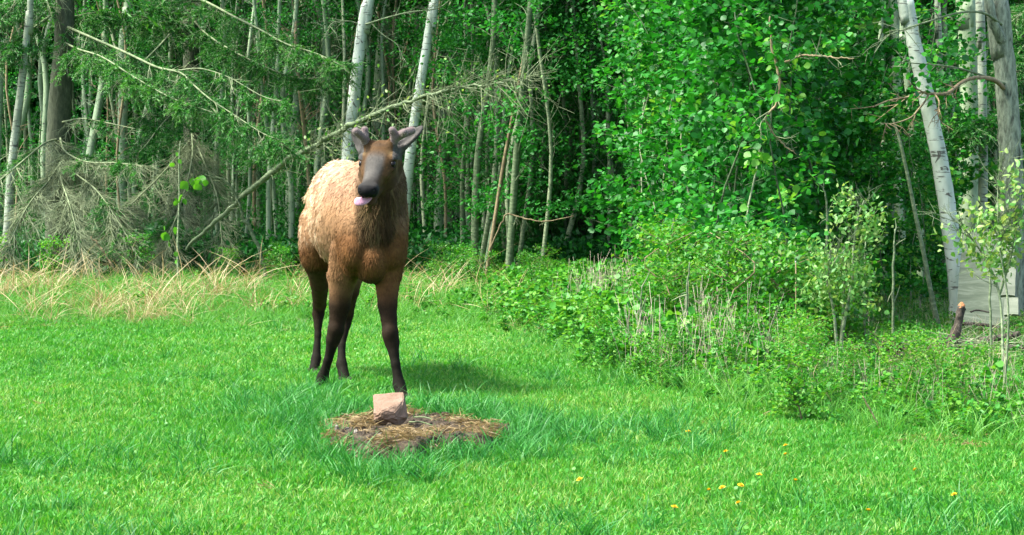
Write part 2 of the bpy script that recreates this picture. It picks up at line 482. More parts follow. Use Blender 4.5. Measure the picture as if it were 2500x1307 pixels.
for i in range(6):
    mb = MB(); blades(mb, 84, 0.10, 0.056, 0.0066, 0.75, (0.15, 1.0))
    if i > 3: disc_leaves(mb, 7, 0.07, (0.015, 0.04), 0.020, 'round', (0.3, 0.8))
    source("lawn_%02d" % i, mb, M['lawn'], 'lawn')
for i in range(5):
    mb = MB(); blades(mb, 34, 0.08, 0.17, 0.006, 0.8, (0.15, 0.9), 4)
    source("long_%02d" % i, mb, M['longgrass'], 'long')
for i in range(5):
    mb = MB(); blades(mb, 22, 0.10, 0.34, 0.009, 0.8, (0.15, 0.9), 4); blades(mb, 14, 0.12, 0.18, 0.008, 0.7, (0.2, 0.9), 3)
    source("tall_%02d" % i, mb, M['tallgrass'], 'tall')
for i in range(5):
    mb = MB(); blades(mb, 9, 0.07, 0.46, 0.008, 1.5, (0.2, 1.0), 5); blades(mb, 6, 0.10, 0.25, 0.007, 1.2, (0.2, 0.8), 4)
    source("straw_%02d" % i, mb, M['straw'], 'straw')
LEAF['straw'] = (np.array([[-.014, 0, 0], [.014, 0, 0], [.012, .55, .03], [0, 1, 0], [-.012, .55, .03]]), [[0, 1, 2, 4], [4, 2, 3, 3]])
M['litter'] = leaf_mat('matted_straw', [(0.0, (.10, .068, .022)), (0.5, (.24, .165, .060)), (1.0, (.40, .30, .13))], 0.15, (1.1, 1.0, .8), **GR)
for i in range(4):                                   # matted short straws lying flat
    mb = MB(); n_ = 44
    c = np.stack([RNG.normal(0, .06, n_), RNG.normal(0, .06, n_), .003 + .022 * RNG.random(n_)], -1)
    th = RNG.normal(0.3, .9, n_); d = np.stack([np.cos(th), np.sin(th), RNG.normal(0, .18, n_)], -1)
    leaves(mb, c - d * .05, d, rand_dirs(n_, 1.5), .07 + .08 * RNG.random(n_), 'straw', .05 + .8 * RNG.random(n_))
    source("litter_%02d" % i, mb, M['litter'], 'litter')
for i in range(6):
    mb = MB()
    for k in range(5):
        a, r = RNG.random() * 6.283, 0.10 * RNG.random()
        h = 0.16 + 0.22 * RNG.random()
        top = np.array([r * math.cos(a) + RNG.normal(0, .05), r * math.sin(a) + RNG.normal(0, .05), h])
        base = np.array([r * math.cos(a), r * math.sin(a), 0])
        twigs(mb, [[base, top]], 0.0025, 0.0012, 0.35)
        m_ = 12
        t = 0.25 + 0.75 * RNG.random(m_)
        d = rand_dirs(m_); d[:, 2] = 0.25 * np.abs(d[:, 2])
        leaves(mb, base + (top - base) * t[:, None], d, rand_dirs(m_, 1.8), 0.045 + 0.03 * RNG.random(m_), 'oval' if i % 2 else 'round', 0.2 + 0.75 * RNG.random(m_))
    source("weed_%02d" % i, mb, M['weed'], 'weed')
for i in range(4):
    mb = MB()
    for k in range(4):
        b0 = np.array([RNG.normal(0, .07), RNG.normal(0, .07), 0]); h = 0.35 + 0.45 * RNG.random()
        p = smooth_path([b0, b0 + [RNG.normal(0, .02), RNG.normal(0, .02), h * .5], b0 + [RNG.normal(0, .07), RNG.normal(0, .07), h]], 5)
        tube(mb, p, np.linspace(.0026, .0014, 5), 3, 0.2 + 0.7 * RNG.random())
        if RNG.random() < 0.6:
            seg = [[p[3], p[3] + rand_dirs(1, .8)[0] * .08 * RNG.random()] for _ in range(3)]
            twigs(mb, seg, .0018, .001, 0.5)
    source("stalk_%02d" % i, mb, M['drystalk'], 'stalk')
for i in range(4):
    mb = MB()
    m_ = 70
    c = RNG.normal(0, 0.2, (m_, 3)) * [1, 1, 0.7]
    d = rand_dirs(m_); d[:, 2] -= 0.4
    leaves(mb, c, d, rand_dirs(m_, 0.9), 0.07 + 0.05 * RNG.random(m_), 'oval', RNG.random(m_))
    source("spray_%02d" % i, mb, M['farleaf'], 'spray')

def field(y0, y1, dens, margin=1.2, xlim=None, dens_fn=None, power=1.0):
    """random ground points in the seen wedge, density (per m2 at 9 m) falling off with distance"""
    out = []
    for ya in np.arange(y0, y1, 0.5):
        hw = 0.285 * (ya + 0.5) + margin
        x0, x1 = (-hw, hw) if xlim is None else (max(-hw, xlim[0]), min(hw, xlim[1]))
        if x1 <= x0: continue
        k = int((x1 - x0) * 0.5 * dens * min(1.4, (9.0 / ya) ** power))
        out.append(np.stack([x0 + (x1 - x0) * RNG.random(k), ya + 0.5 * RNG.random(k)], -1))
    P = np.concatenate(out)
    if dens_fn is not None:
        P = P[RNG.random(len(P)) < dens_fn(P[:, 0], P[:, 1])]
    return np.column_stack([P, ground_h(P[:, 0], P[:, 1])])

def sstep(x, a, b):
    t = np.clip((x - a) / (b - a), 0, 1); return t * t * (3 - 2 * t)

# mown lawn
P = field(5.6, 21.5, 190, dens_fn=lambda x, y: (mound_r(x, y) > 1.0 + 0.1 * RNG.random(len(x))) * (1 - sstep(y - lawn_edge(x), -0.2, 1.5)), power=0.75)
hgt = 0.75 + 0.6 * hash_noise(P[:, 0], P[:, 1], 0.8, 3) + 0.25 * hash_noise(P[:, 0], P[:, 1], 0.25, 4)
tint = np.clip(0.02 + 0.75 * hash_noise(P[:, 0], P[:, 1], 0.5, 8) + 0.7 * (hash_noise(P[:, 0], P[:, 1], 1.9, 9) - .35) + RNG.normal(0, 0.2, len(P)), 0, 1.3)
far = 1 + 0.35 * sstep(P[:, 1], 9, 17)
lawn = scatter("lawn_grass", 'lawn', P, np.stack([far, far, hgt], -1), tint=tint, tilt=0.15)
tag(lawn, "short bright green mown lawn grass with clover", "grass", kind="stuff")

# longer, bluer grass round the mound, by the hooves and in one patch right of it
def long_d(x, y):
    r = mound_r(x, y)
    a = (r > 0.90) * (1 - sstep(r, 1.0, 1.75)) * 0.95
    b = np.exp(-(((x + 1.0) / 0.55) ** 2 + ((y - 10.6) / 0.9) ** 2)) * (r > 1.0)
    c = np.exp(-(((x - 0.42) / 0.5) ** 2 + ((y - 9.6) / 0.5) ** 2)) * 0.8
    e = np.exp(-(((x + 1.22) / 0.2) ** 2 + ((y - 11.3) / 0.35) ** 2)) * 0.9
    f = 0.06 * (hash_noise(x, y, 0.9, 21) > 0.66)
    clear = ~((y > 10.75) & (y < 13.2) & (x > -1.12) & (x < -.4))
    return np.clip(a + b * 0.45 + c * .8 + e + f, 0, 1) * (y < lawn_edge(x) + .5) * clear
P = field(5.6, 17.5, 190, dens_fn=long_d, power=0.6)
lg = scatter("long_grass", 'long', P, 0.55 + 0.6 * RNG.random(len(P)), tint=np.clip(RNG.normal(0.5, 0.25, len(P)), 0, 1), tilt=0.18)
tag(lg, "longer bluish green grass left unmown around the dirt mound", "grass", kind="stuff")

def low_right(P):
    """growth stays low around the brush heap"""
    return 1 - 0.6 * sstep(P[:, 0], 1.7, 2.2) * sstep(P[:, 1], 11.0, 12.0)
# tall grass band between lawn and wood
def tall_d(x, y):
    e = y - lawn_edge(x)
    right = sstep(x, -0.3, 0.8)
    return sstep(e, -0.5, 0.7) * (1 + 0.3 * right) * (1 - 0.85 * sstep(y, 22.5, 25.5) * (1 - right)) * (1 - 0.7 * sstep(y, 26, 31))
P = field(8.0, 32, 100, dens_fn=tall_d, power=0.75)
sc_ = (0.36 + 0.32 * RNG.random(len(P))) * (np.where(P[:, 0] > .5, 1.0, 0.8) + 0.6 * sstep(P[:, 1] - lawn_edge(P[:, 0]), 0, 6)) * low_right(P)
tg = scatter("tall_grass", 'tall', P, sc_, tint=np.clip(RNG.normal(0.55, 0.28, len(P)), 0, 1))
tag(tg, "tall uncut green grass between the lawn and the wood", "grass", kind="stuff")

def straw_d(x, y):
    e = y - lawn_edge(x)
    left = 1 - sstep(x, -0.6, 0.6)
    patch = sstep(hash_noise(x, y, 1.0, 33), 0.5, 0.75)
    return np.clip((0.07 + 0.85 * patch) * sstep(e, 0.1, 1.0) * (0.75 + 0.05 * left) * (1 - 0.85 * sstep(y, 22.5, 25.5)), 0, 1)
P = field(8.0, 31, 34, dens_fn=straw_d, power=0.6)
st = scatter("dry_grass", 'straw', P, np.where(P[:, 0] < 0, 1.3, 1.0) * (0.5 + 0.55 * RNG.random(len(P))) * (1 - .45 * sstep(P[:, 0], -.2, .6)) * (0.6 + .5 * sstep(P[:, 1] - lawn_edge(P[:, 0]), 0, 5)), tint=RNG.random(len(P)), tilt=0.25)
tag(st, "bleached dry straw grass bent over at the edge of the wood", "dry grass", kind="stuff")

# flattened straw on and around the mound, on the lawn's right edge
def flat_d(x, y):
    r = mound_r(x, y)
    a = (r > 0.42) * (r < 1.02) * ((np.abs(x + .62) > .13) | (np.abs(y - 9.4) > .16)) * 0.9 * (0.12 + 0.88 * sstep(hash_noise(x, y, 0.2, 41), .38, .62))
    e = np.abs(y - lawn_edge(x) + 0.1)
    b = (x > 0.5) * (1 - sstep(e, 0.1, 0.6)) * 0.5 * sstep(hash_noise(x, y, .45, 44), .4, .7) + 0.003 * (r > 1)
    c = (x < -2) * (1 - sstep(np.abs(y - lawn_edge(x) - .4), 0.3, 1.1)) * 0.25
    return np.clip(a + b + c, 0, 1)
P = field(7.5, 21, 260, dens_fn=flat_d, power=0.4)
P[:, 2] += mound_h(P[:, 0], P[:, 1])
fs = scatter("straw_litter", 'litter', P, np.stack([0.45 + .35 * RNG.random(len(P))] * 2 + [.7 + .8 * RNG.random(len(P))], -1), rz=RNG.normal(0, .8, len(P)), tint=RNG.random(len(P)), tilt=0.2)
tag(fs, "flattened dry straw litter on the mound and along the lawn's edge", "straw", kind="stuff")

# crumbs of soil on the mound
for i in range(4):
    mb = MB(); q = rand_dirs(14) * (0.7 + 0.5 * RNG.random((14, 1)))
    th_, ph_ = np.meshgrid(np.linspace(0, math.pi, 5), np.arange(6) * 1.047, indexing='ij')
    V_ = np.stack([np.sin(th_) * np.cos(ph_), np.sin(th_) * np.sin(ph_), .7 * np.cos(th_)], -1).reshape(-1, 3) * (.75 + .5 * RNG.random((30, 1))) * .014
    i_ = np.arange(4)[:, None] * 6; j_ = np.arange(6)[None]; k_ = (j_ + 1) % 6
    mb.add(V_, np.stack([i_ + j_, i_ + 6 + j_, i_ + 6 + k_, i_ + k_], -1).reshape(-1, 4)); source("clod_%02d" % i, mb, M['dirt'], 'clod')
P = field(8.4, 10.9, 1500, dens_fn=lambda x, y: (mound_r(x, y) < 1.06) * (0.25 + .75 * sstep(hash_noise(x, y, .12, 61), .35, .65)), power=0)
P[:, 2] += mound_h(P[:, 0], P[:, 1])
cl_ = scatter("soil_crumbs", 'clod', P, 0.3 + 1.1 * RNG.random(len(P)) ** 3, tilt=1.0)
tag(cl_, "dark crumbs of loose soil scattered over the mound", "soil", kind="stuff")

def weed_d(x, y):
    e = y - lawn_edge(x)
    right = sstep(x, -1.8, 0.3)
    return sstep(e, -0.2, 0.8) * (0.10 + 0.8 * right)
P = field(8.0, 34, 85, dens_fn=weed_d, power=0.55)
sc_ = (0.6 + 0.6 * RNG.random(len(P))) * (np.where(P[:, 0] > .5, .8, .55) + 0.5 * sstep(P[:, 1] - lawn_edge(P[:, 0]), 0, 3)) * (1 - 0.35 * sstep(P[:, 1], 24, 30)) * np.where(P[:, 0] < -.3, .5, np.where(P[:, 1] < 13, .55, .72)) * low_right(P)
wd = scatter("broadleaf_weeds", 'weed', P, sc_, tint=np.clip(RNG.normal(0.55, 0.27, len(P)), 0, 1))
tag(wd, "broadleaf weeds and seedlings growing thickly beyond the mown lawn", "weeds", kind="stuff")

def stalk_d(x, y):
    e = y - lawn_edge(x)
    return sstep(e, 0.3, 1.2) * sstep(x, 0.3, 1.0) * (y < 22) * sstep(hash_noise(x, y, 0.8, 51), .25, .6)
P = field(8.0, 22, 48, dens_fn=stalk_d, power=0.2)
ds = scatter("dry_weed_stalks", 'stalk', P, (0.4 + 0.5 * RNG.random(len(P))) * np.where(P[:, 1] < 12.5, .6, 1.) * low_right(P), tint=np.clip(RNG.normal(.8, .3, len(P)), 0, 1.4), tilt=0.12)
tag(ds, "thin grey dead weed stalks standing among the shrubs", "dead stalks", kind="stuff")

# forest floor growth and the far wood
P = field(29, 46, 30, margin=2, power=0.2); P[:, 2] += 0.12 + 0.25 * RNG.random(len(P))
ff = scatter("forest_floor_growth", 'spray', P, 0.8 + 0.5 * RNG.random(len(P)), tint=RNG.random(len(P)))
tag(ff, "low green growth covering the shaded floor of the wood", "undergrowth", kind="stuff")
k = 9000
P = np.stack([RNG.uniform(-21, 21, k), RNG.uniform(50, 62, k), 11.5 * RNG.random(k) ** 0.9], -1)
fw = scatter("far_wood", 'spray', P, 1.6 + 1.2 * RNG.random(k), tint=RNG.random(k), tilt=0.6)
tag(fw, "dense mass of far leaves closing off the depth of the wood", "woodland", kind="stuff")
# ---------------------------------------------------------------- the elk
def surface_nets(F, origin, h):
    nx, ny, nz = F.shape
    ins = F < 0
    cnt = np.zeros((nx - 1, ny - 1, nz - 1), np.int8)
    corners = [(i, j, k) for i in (0, 1) for j in (0, 1) for k in (0, 1)]
    for i, j, k in corners:
        cnt += ins[i:nx - 1 + i, j:ny - 1 + j, k:nz - 1 + k]
    act = (cnt > 0) & (cnt < 8)
    ci, cj, ck = np.nonzero(act)
    vid = np.full(act.shape, -1, np.int32); vid[ci, cj, ck] = np.arange(len(ci))
    acc = np.zeros((len(ci), 3)); num = np.zeros(len(ci))
    vals = {c: F[ci + c[0], cj + c[1], ck + c[2]] for c in corners}
    for a in corners:
        for ax in range(3):
            if a[ax] == 1: continue
            b = list(a); b[ax] = 1; b = tuple(b)
            fa, fb = vals[a], vals[b]
            m = (fa < 0) != (fb < 0)
            t = np.where(m, fa / np.where(fa - fb == 0, 1, fa - fb), 0)
            p = np.array(a, float)[None].repeat(len(ci), 0); p[:, ax] = t
            acc[m] += p[m]; num[m] += 1
    V = (np.stack([ci, cj, ck], -1) + acc / num[:, None]) * h + origin
    quads = []
    for ax in range(3):
        o = [x for x in range(3) if x != ax]
        sl0 = [slice(None)] * 3; sl1 = [slice(None)] * 3
        sl0[ax] = slice(0, -1); sl1[ax] = slice(1, None)
        for x in o:
            sl0[x] = slice(1, -1); sl1[x] = slice(1, -1)
        A, B = ins[tuple(sl0)], ins[tuple(sl1)]
        I = np.stack(np.nonzero(A != B), -1)
        flip = A[tuple(I.T)]
        for x in o: I[:, x] += 1
        q = []
        for da, db in ((-1, -1), (0, -1), (0, 0), (-1, 0)):
            c = I.copy(); c[:, o[0]] += da; c[:, o[1]] += db
            q.append(vid[tuple(c.T)])
        q = np.stack(q, -1)
        if ax == 1: flip = ~flip
        q[~flip] = q[~flip][:, ::-1]
        quads.append(q)
    return V, np.concatenate(quads)

class SDF:
    def __init__(self, lo, hi, h):
        self.lo, self.h = np.array(lo, float), h
        self.n = np.ceil((np.array(hi) - lo) / h).astype(int) + 1
        self.F = np.full(self.n, 0.5, np.float32)
    def _win(self, lo, hi):
        a = np.clip(np.floor((lo - self.lo) / self.h).astype(int), 0, self.n - 1)
        b = np.clip(np.ceil((hi - self.lo) / self.h).astype(int) + 1, 1, self.n)
        ax = [(self.lo[i] + self.h * np.arange(a[i], b[i])).astype(np.float32) for i in range(3)]
        return tuple(slice(a[i], b[i]) for i in range(3)), np.meshgrid(*ax, indexing='ij')
    def _merge(self, sl, d, k, carve):
        f = self.F[sl]
        if carve:
            d = -d
            hh = np.clip(0.5 - 0.5 * (f - d) / k, 0, 1)
            self.F[sl] = f + (d - f) * hh + k * hh * (1 - hh)
        else:
            hh = np.clip(0.5 + 0.5 * (d - f) / k, 0, 1)
            self.F[sl] = d + (f - d) * hh - k * hh * (1 - hh)
    def cone(self, a, b, ra, rb, k=0.03, carve=False):
        a, b = np.asarray(a, float), np.asarray(b, float)
        m = max(ra, rb) + k + 3 * self.h
        sl, (X, Y, Z) = self._win(np.minimum(a, b) - m, np.maximum(a, b) + m)
        ab = b - a; L2 = max(ab @ ab, 1e-9)
        t = np.clip(((X - a[0]) * ab[0] + (Y - a[1]) * ab[1] + (Z - a[2]) * ab[2]) / L2, 0, 1)
        d = np.sqrt((X - a[0] - t * ab[0]) ** 2 + (Y - a[1] - t * ab[1]) ** 2 + (Z - a[2] - t * ab[2]) ** 2) - (ra + t * (rb - ra))
        self._merge(sl, d.astype(np.float32), k, carve)
    def chain(self, pts, rad, k=0.02):
        for i in range(len(pts) - 1):
            self.cone(pts[i], pts[i + 1], rad[i], rad[i + 1], k)
    def ell(self, c, r, axes=None, k=0.03, carve=False):
        c, r = np.asarray(c, float), np.asarray(r, float)
        m = max(r) + k + 3 * self.h
        sl, (X, Y, Z) = self._win(c - m, c + m)
        A = np.eye(3) if axes is None else np.asarray(axes, float)
        q = [((X - c[0]) * A[i][0] + (Y - c[1]) * A[i][1] + (Z - c[2]) * A[i][2]) for i in range(3)]
        k0 = np.sqrt(sum((q[i] / r[i]) ** 2 for i in range(3)))
        k1 = np.sqrt(sum((q[i] / r[i] ** 2) ** 2 for i in range(3)))
        d = np.where(k1 > 1e-6, k0 * (k0 - 1) / np.maximum(k1, 1e-6), -min(r))
        self._merge(sl, d.astype(np.float32), k, carve)

ELK = np.array([-1.08, 12.1, 0.0])
D = SDF((-1.66, 10.92, -0.03), (-0.42, 13.32, 1.86), 0.0085)
ax_b = unit(np.array([-0.30, 1.25, 0.0])); ax_s = np.array([-ax_b[1], ax_b[0], 0]) * -1; UPV = np.array([0, 0, 1.0])
BODY = [ax_s, ax_b, UPV]
# trunk
D.ell((-1.185, 12.86, 1.19), (0.243, 0.36, 0.30), BODY, 0.02)                 # hindquarters
D.ell((-1.16, 12.75, 1.36), (0.16, 0.36, 0.145), BODY, 0.10)                  # croup
D.ell((-1.065, 12.22, 1.11), (0.268, 0.62, 0.335), BODY, 0.10)                # barrel
D.ell((-1.00, 12.10, 1.34), (0.15, 0.60, 0.13), BODY, 0.10)                   # back
D.ell((-0.895, 11.74, 1.08), (0.205, 0.33, 0.345), BODY, 0.10)                # chest
D.ell((-0.885, 11.56, 0.87), (0.105, 0.17, 0.145), BODY, 0.03)                 # brisket
D.ell((-0.91, 11.86, 1.36), (0.10, 0.26, 0.15), BODY, 0.10)                   # withers
for s_, zz in ((-1, 0), (1, 0)):
    D.ell(np.array([-0.885, 11.66, 1.0]) + ax_s * 0.135 * s_, (0.085, 0.20, 0.24), BODY, 0.03)   # shoulder
    D.ell(np.array([-0.88, 11.52, 0.93]) + ax_s * 0.115 * s_, (0.078, 0.095, 0.115), BODY, 0.022)   # point of shoulder
# neck
D.cone((-0.875, 11.78, 1.14), (-0.815, 11.60, 1.34), 0.19, 0.135, 0.10)
D.cone((-0.815, 11.60, 1.34), (-0.80, 11.53, 1.50), 0.135, 0.115, 0.06)
D.cone((-0.87, 11.55, 1.02), (-0.81, 11.47, 1.32), 0.115, 0.105, 0.06)        # throat with its mane
# legs: joints read off the photo, each at its own distance
LEGS = {
    'front_r': ([W(945, 610, 11.62), W(946, 668, 11.62), W(946, 745, 11.55), W(953, 815, 11.49), W(957, 836, 11.48), W(966, 890, 11.44), W(974, 938, 11.42), W(984, 972, 11.36)],
                [0.115, 0.088, 0.058, 0.046, 0.043, 0.026, 0.036, 0.040]),
    'front_l': ([W(850, 615, 11.78), W(836, 675, 11.80), W(829, 748, 11.80), W(820, 806, 11.79), W(814, 828, 11.79), W(801, 880, 11.80), W(788, 922, 11.82), W(780, 952, 11.80)],
                [0.115, 0.092, 0.064, 0.048, 0.043, 0.026, 0.035, 0.039]),
    'hind_l': ([W(785, 545, 12.85), W(776, 628, 12.80), W(781, 690, 12.95), W(780, 745, 13.16), W(777, 768, 13.17), W(776, 820, 13.12), W(772, 876, 13.06), W(766, 906, 13.0)],
               [0.150, 0.112, 0.066, 0.046, 0.040, 0.022, 0.033, 0.037]),
    'hind_r': ([W(880, 545, 12.6), W(862, 640, 12.45), W(852, 710, 12.5), W(846, 768, 12.62), W(842, 790, 12.62), W(834, 845, 12.52), W(834, 890, 12.45), W(842, 926, 12.38)],
               [0.145, 0.105, 0.066, 0.046, 0.040, 0.024, 0.034, 0.039]),
}
for nm, (p, r) in LEGS.items():
    D.chain(p, r, 0.022)
    if nm.startswith('front'):
        D.ell(p[3] + np.array([0, -0.012, 0]), (0.046, 0.05, 0.06), None, 0.02)     # knee
    else:
        D.cone(p[2] + np.array([0, .05, 0]), p[3] + np.array([0, .035, .02]), 0.03, 0.03, 0.03)   # hock point and its tendon
        D.ell((p[0] + p[1]) / 2, (0.12, 0.2, 0.2), None, 0.06)
# head, in its own frame: t from poll to nose, s to the elk's left, q out of the forehead
POLL, NOSE = W(934, 356, 11.48), W(893, 463, 11.12)
hf = unit(NOSE - POLL); HL = np.linalg.norm(NOSE - POLL)
hs = unit(np.array([-hf[1], hf[0], 0.0])); hs = hs + np.array([0, 0, -0.02]); hs = unit(hs - hf * (hs @ hf))
hq = np.cross(hs, hf); hq = hq if hq[2] > 0 else -hq
HEAD = [hf, hs, hq]
def H(t, s, q): return POLL + hf * t + hs * s + hq * q
D.ell(H(0.07, 0, -0.045), (0.125, 0.108, 0.105), HEAD, 0.03)
D.ell(H(0.15, 0, -0.040), (0.10, 0.112, 0.075), HEAD, 0.04)
D.cone(H(0.20, 0, -0.045), H(0.39, 0, -0.045), 0.072, 0.054, 0.05)
for s_ in (-1, 1):
    D.ell(H(0.128, 0.100 * s_, 0.000), (0.040, 0.026, 0.026), HEAD, 0.012); D.ell(H(0.185, 0.100 * s_, -0.040), (0.030, 0.018, 0.014), HEAD, 0.012)          # brow
    D.ell(H(0.225, 0.068 * s_, -0.045), (0.05, 0.022, 0.026), HEAD, 0.02)           # cheek bone
    D.ell(H(0.14, 0.052 * s_, -0.12), (0.10, 0.045, 0.075), HEAD, 0.03)            # jaw angle
    D.ell(H(0.418, 0.038 * s_, -0.030), (0.042, 0.028, 0.036), HEAD, 0.015)        # nostril wings
    D.ell(H(0.395, 0.030 * s_, -0.062), (0.055, 0.026, 0.026), HEAD, 0.015)        # upper lip
    D.ell(H(0.165, 0.128 * s_, -0.022), (0.030, 0.028, 0.024), HEAD, 0.010, carve=True)   # eye socket
    D.ell(H(0.462, 0.044 * s_, -0.020), (0.026, 0.016, 0.015), HEAD, 0.006, carve=True)   # nostril
D.ell(H(0.43, 0, -0.028), (0.040, 0.044, 0.038), HEAD, 0.015)
D.cone(H(0.12, 0, -0.145), H(0.37, 0, -0.122), 0.062, 0.032, 0.03)                 # lower jaw
D.ell(H(0.40, 0, -0.136), (0.042, 0.034, 0.024), HEAD, 0.015)                     # chin
D.ell(H(0.43, -0.01, -0.092), (0.065, 0.055, 0.0105), HEAD, 0.008, carve=True)     # mouth
# antler pedicles and ears
for a, b in ((W(905, 362, 11.47), W(893, 345, 11.46)), (W(953, 360, 11.42), W(961, 342, 11.41))):
    D.cone(a, b, 0.040, 0.030, 0.03)
def ear(base, tip, face, wid):
    L = np.linalg.norm(tip - base); e0 = unit(tip - base); fz = unit(face - e0 * (face @ e0)); e1 = np.cross(e0, fz)
    D.cone(base - e0 * 0.03, base + e0 * 0.05, 0.036, 0.034, 0.03)
    D.ell(base + e0 * L * 0.52, (L * 0.55, wid, 0.024), [e0, e1, fz], 0.015)
    D.ell(base + e0 * L * 0.56 + fz * 0.022, (L * 0.46, wid * 0.72, 0.024), [e0, e1, fz], 0.008, carve=True)
ear(W(970, 368, 11.50), W(1030, 311, 11.52), np.array([-0.65, -0.75, 0.35]), 0.040)
ear(W(888, 372, 11.55), W(861, 318, 11.60), np.array([-0.75, -0.6, 0.2]), 0.038)
# tail
D.cone(W(790, 440, 13.12), W(752, 486, 13.22), 0.05, 0.03, 0.03)

EV, EF = surface_nets(D.F, D.lo, D.h)
# keep the largest connected skin only and relax it once
def relax(V, F, it=2, lam=0.5):
    for _ in range(it):
        S_ = np.zeros_like(V); c = np.zeros(len(V))
        for a in range(4):
            b = (a + 1) % 4
            np.add.at(S_, F[:, a], V[F[:, b]]); np.add.at(S_, F[:, b], V[F[:, a]])
            np.add.at(c, F[:, a], 1); np.add.at(c, F[:, b], 1)
        V = V + lam * (S_ / c[:, None] - V)
    return V
EV = relax(EV, EF, 2, 0.45)

def vnormals(V, F):
    n = np.cross(V[F[:, 2]] - V[F[:, 0]], V[F[:, 3]] - V[F[:, 1]])
    N = np.zeros_like(V)
    for a in range(4): np.add.at(N, F[:, a], n)
    return unit(N)
EN = vnormals(EV, EF)
if (EN * (EV - EV.mean(0))).sum() < 0:
    EF = EF[:, ::-1]; EN = -EN

def n3(P, s, seed):
    return (hash_noise(P[:, 0] + P[:, 2] * 1.7, P[:, 2] + P[:, 1] * 0.9, s, seed) + hash_noise(P[:, 1] * 1.3 - P[:, 2], P[:, 0] - P[:, 1], s, seed + 50)) * 0.5

def mixc(a, b, t):
    t = np.clip(t, 0, 1)[:, None]
    return a * (1 - t) + np.asarray(b) * t

def coat(P, N):
    """coat colour, fur length and region by place on the animal"""
    X, Y, Z = P.T
    n1, n2 = n3(P, 0.10, 3), n3(P, 0.035, 4)
    c = np.tile(np.array([.27, .158, .078]), (len(P), 1))                     # warm tan body
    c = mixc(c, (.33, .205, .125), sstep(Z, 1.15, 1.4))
    c = mixc(c, (.46, .33, .20), sstep(n1, .50, .66) * sstep(Y, 11.8, 12.05) * sstep(Z, .8, .95) * .75)   # moulting patches
    c = mixc(c, (.60, .48, .32), sstep(n2, .58, .72) * sstep(Y, 11.9, 12.2) * sstep(Z, .85, 1.0) * .8)
    c = mixc(c, (.42, .31, .16), sstep(Y, 12.98, 13.15) * .6)                # pale rump
    front = 1 - sstep(Y, 11.62, 11.86)
    c = mixc(c, (.110, .050, .016), front * sstep(1.12 - Z, -0.05, .12))      # russet shoulders
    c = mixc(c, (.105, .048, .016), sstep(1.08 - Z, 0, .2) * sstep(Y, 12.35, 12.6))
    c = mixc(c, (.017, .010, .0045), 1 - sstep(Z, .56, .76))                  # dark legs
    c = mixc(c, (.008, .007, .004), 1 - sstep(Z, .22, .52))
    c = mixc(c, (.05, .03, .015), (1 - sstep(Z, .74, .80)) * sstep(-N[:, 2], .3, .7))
    # dark mane down neck and chest; neck mask also paints the shadow under the chin
    nx_ = np.interp(Z, [.75, 1.0, 1.3, 1.5], [-.865, -.855, -.812, -.80])
    mane = (1 - sstep(np.abs(X - nx_), .075, .135)) * (1 - sstep(Y, 11.56, 11.68)) * sstep(Z, .90, 1.04)
    neck = (1 - sstep(np.abs(X + .80), .14, .20)) * (1 - sstep(Y, 11.6, 11.75)) * sstep(Z, 1.0, 1.2)
    c = mixc(c, (.036, .022, .009), np.maximum(mane, neck * .85) * .95)
    c = mixc(c, (.12, .082, .036), mane * sstep(hash_noise(X * 1.0, Z * 0.12, 0.022, 9), .55, .8) * .8)
    # head
    t = (P - POLL) @ hf; s = (P - POLL) @ hs; q = (P - POLL) @ hq
    hd = (Z > 1.22) & (Y < 11.62) & (q > -0.17) & (t > -0.1) & (np.abs(s) < .17)
    hm = hd * 1.0 * sstep(t, -.05, 0.02)
    c = mixc(c, (.066, .036, .014), hm)
    bridge = hm * (1 - sstep(np.abs(s), .042, .075)) * sstep(q, -.03, .01) * sstep(t, .10, .20)
    c = mixc(c, (.070, .068, .060), bridge * .9)
    c = mixc(c, (.13, .09, .042), hm * np.exp(-(((np.abs(s) - .095) / .03) ** 2 + ((t - .118) / .022) ** 2)) * .85)
    c = mixc(c, (.012, .009, .006), hm * np.exp(-(((np.abs(s) - .11) / .045) ** 2 + ((t - .170) / .032) ** 2 + ((q + .025) / .036) ** 2)) * 1.0)
    c = mixc(c, (.05, .032, .018), hm * np.exp(-((s / .055) ** 2 + ((t - .075) / .022) ** 2)) * .7)
    c = mixc(c, (.026, .025, .022), hm * sstep(t, .33, .41) * sstep(q, -.10, -.05))
    c = mixc(c, (.008, .008, .008), hm * sstep(t, .415, .44) * sstep(q, -.075, -.05))
    c = mixc(c, (.03, .019, .008), hm * sstep(-q, .09, .13) * .6)  # jaw's shade put into the coat: underside of the head darkened
    ears = (Z > 1.5) & ((X > -.735) | (X < -.92)) & (Y > 11.3) & (Y < 11.7)
    c = np.where(ears[:, None], np.array([.055, .052, .046]) * (0.8 + .5 * n2[:, None]), c)
    c = c * (0.78 + 0.44 * n2[:, None]) * (0.88 + 0.24 * n1[:, None])
    L = np.full(len(P), .030)
    L = np.where(Z < .75, .014, L); L = np.where(Z < .5, .009, L)
    L = np.where((Y > 12.0) & (Z > .8), .028 + .014 * (n1 > .55), L)
    L = np.maximum(L, mane * (.03 + .05 * sstep(Z, .95, 1.15)))
    L = np.where(hd, .010, L); L = np.where(hd & (t > .3), .004, L); L = np.where(ears, .012, L)
    L = np.where((Y > 13.0) & (Z > 0.9), .042, L)
    return c, L, mane

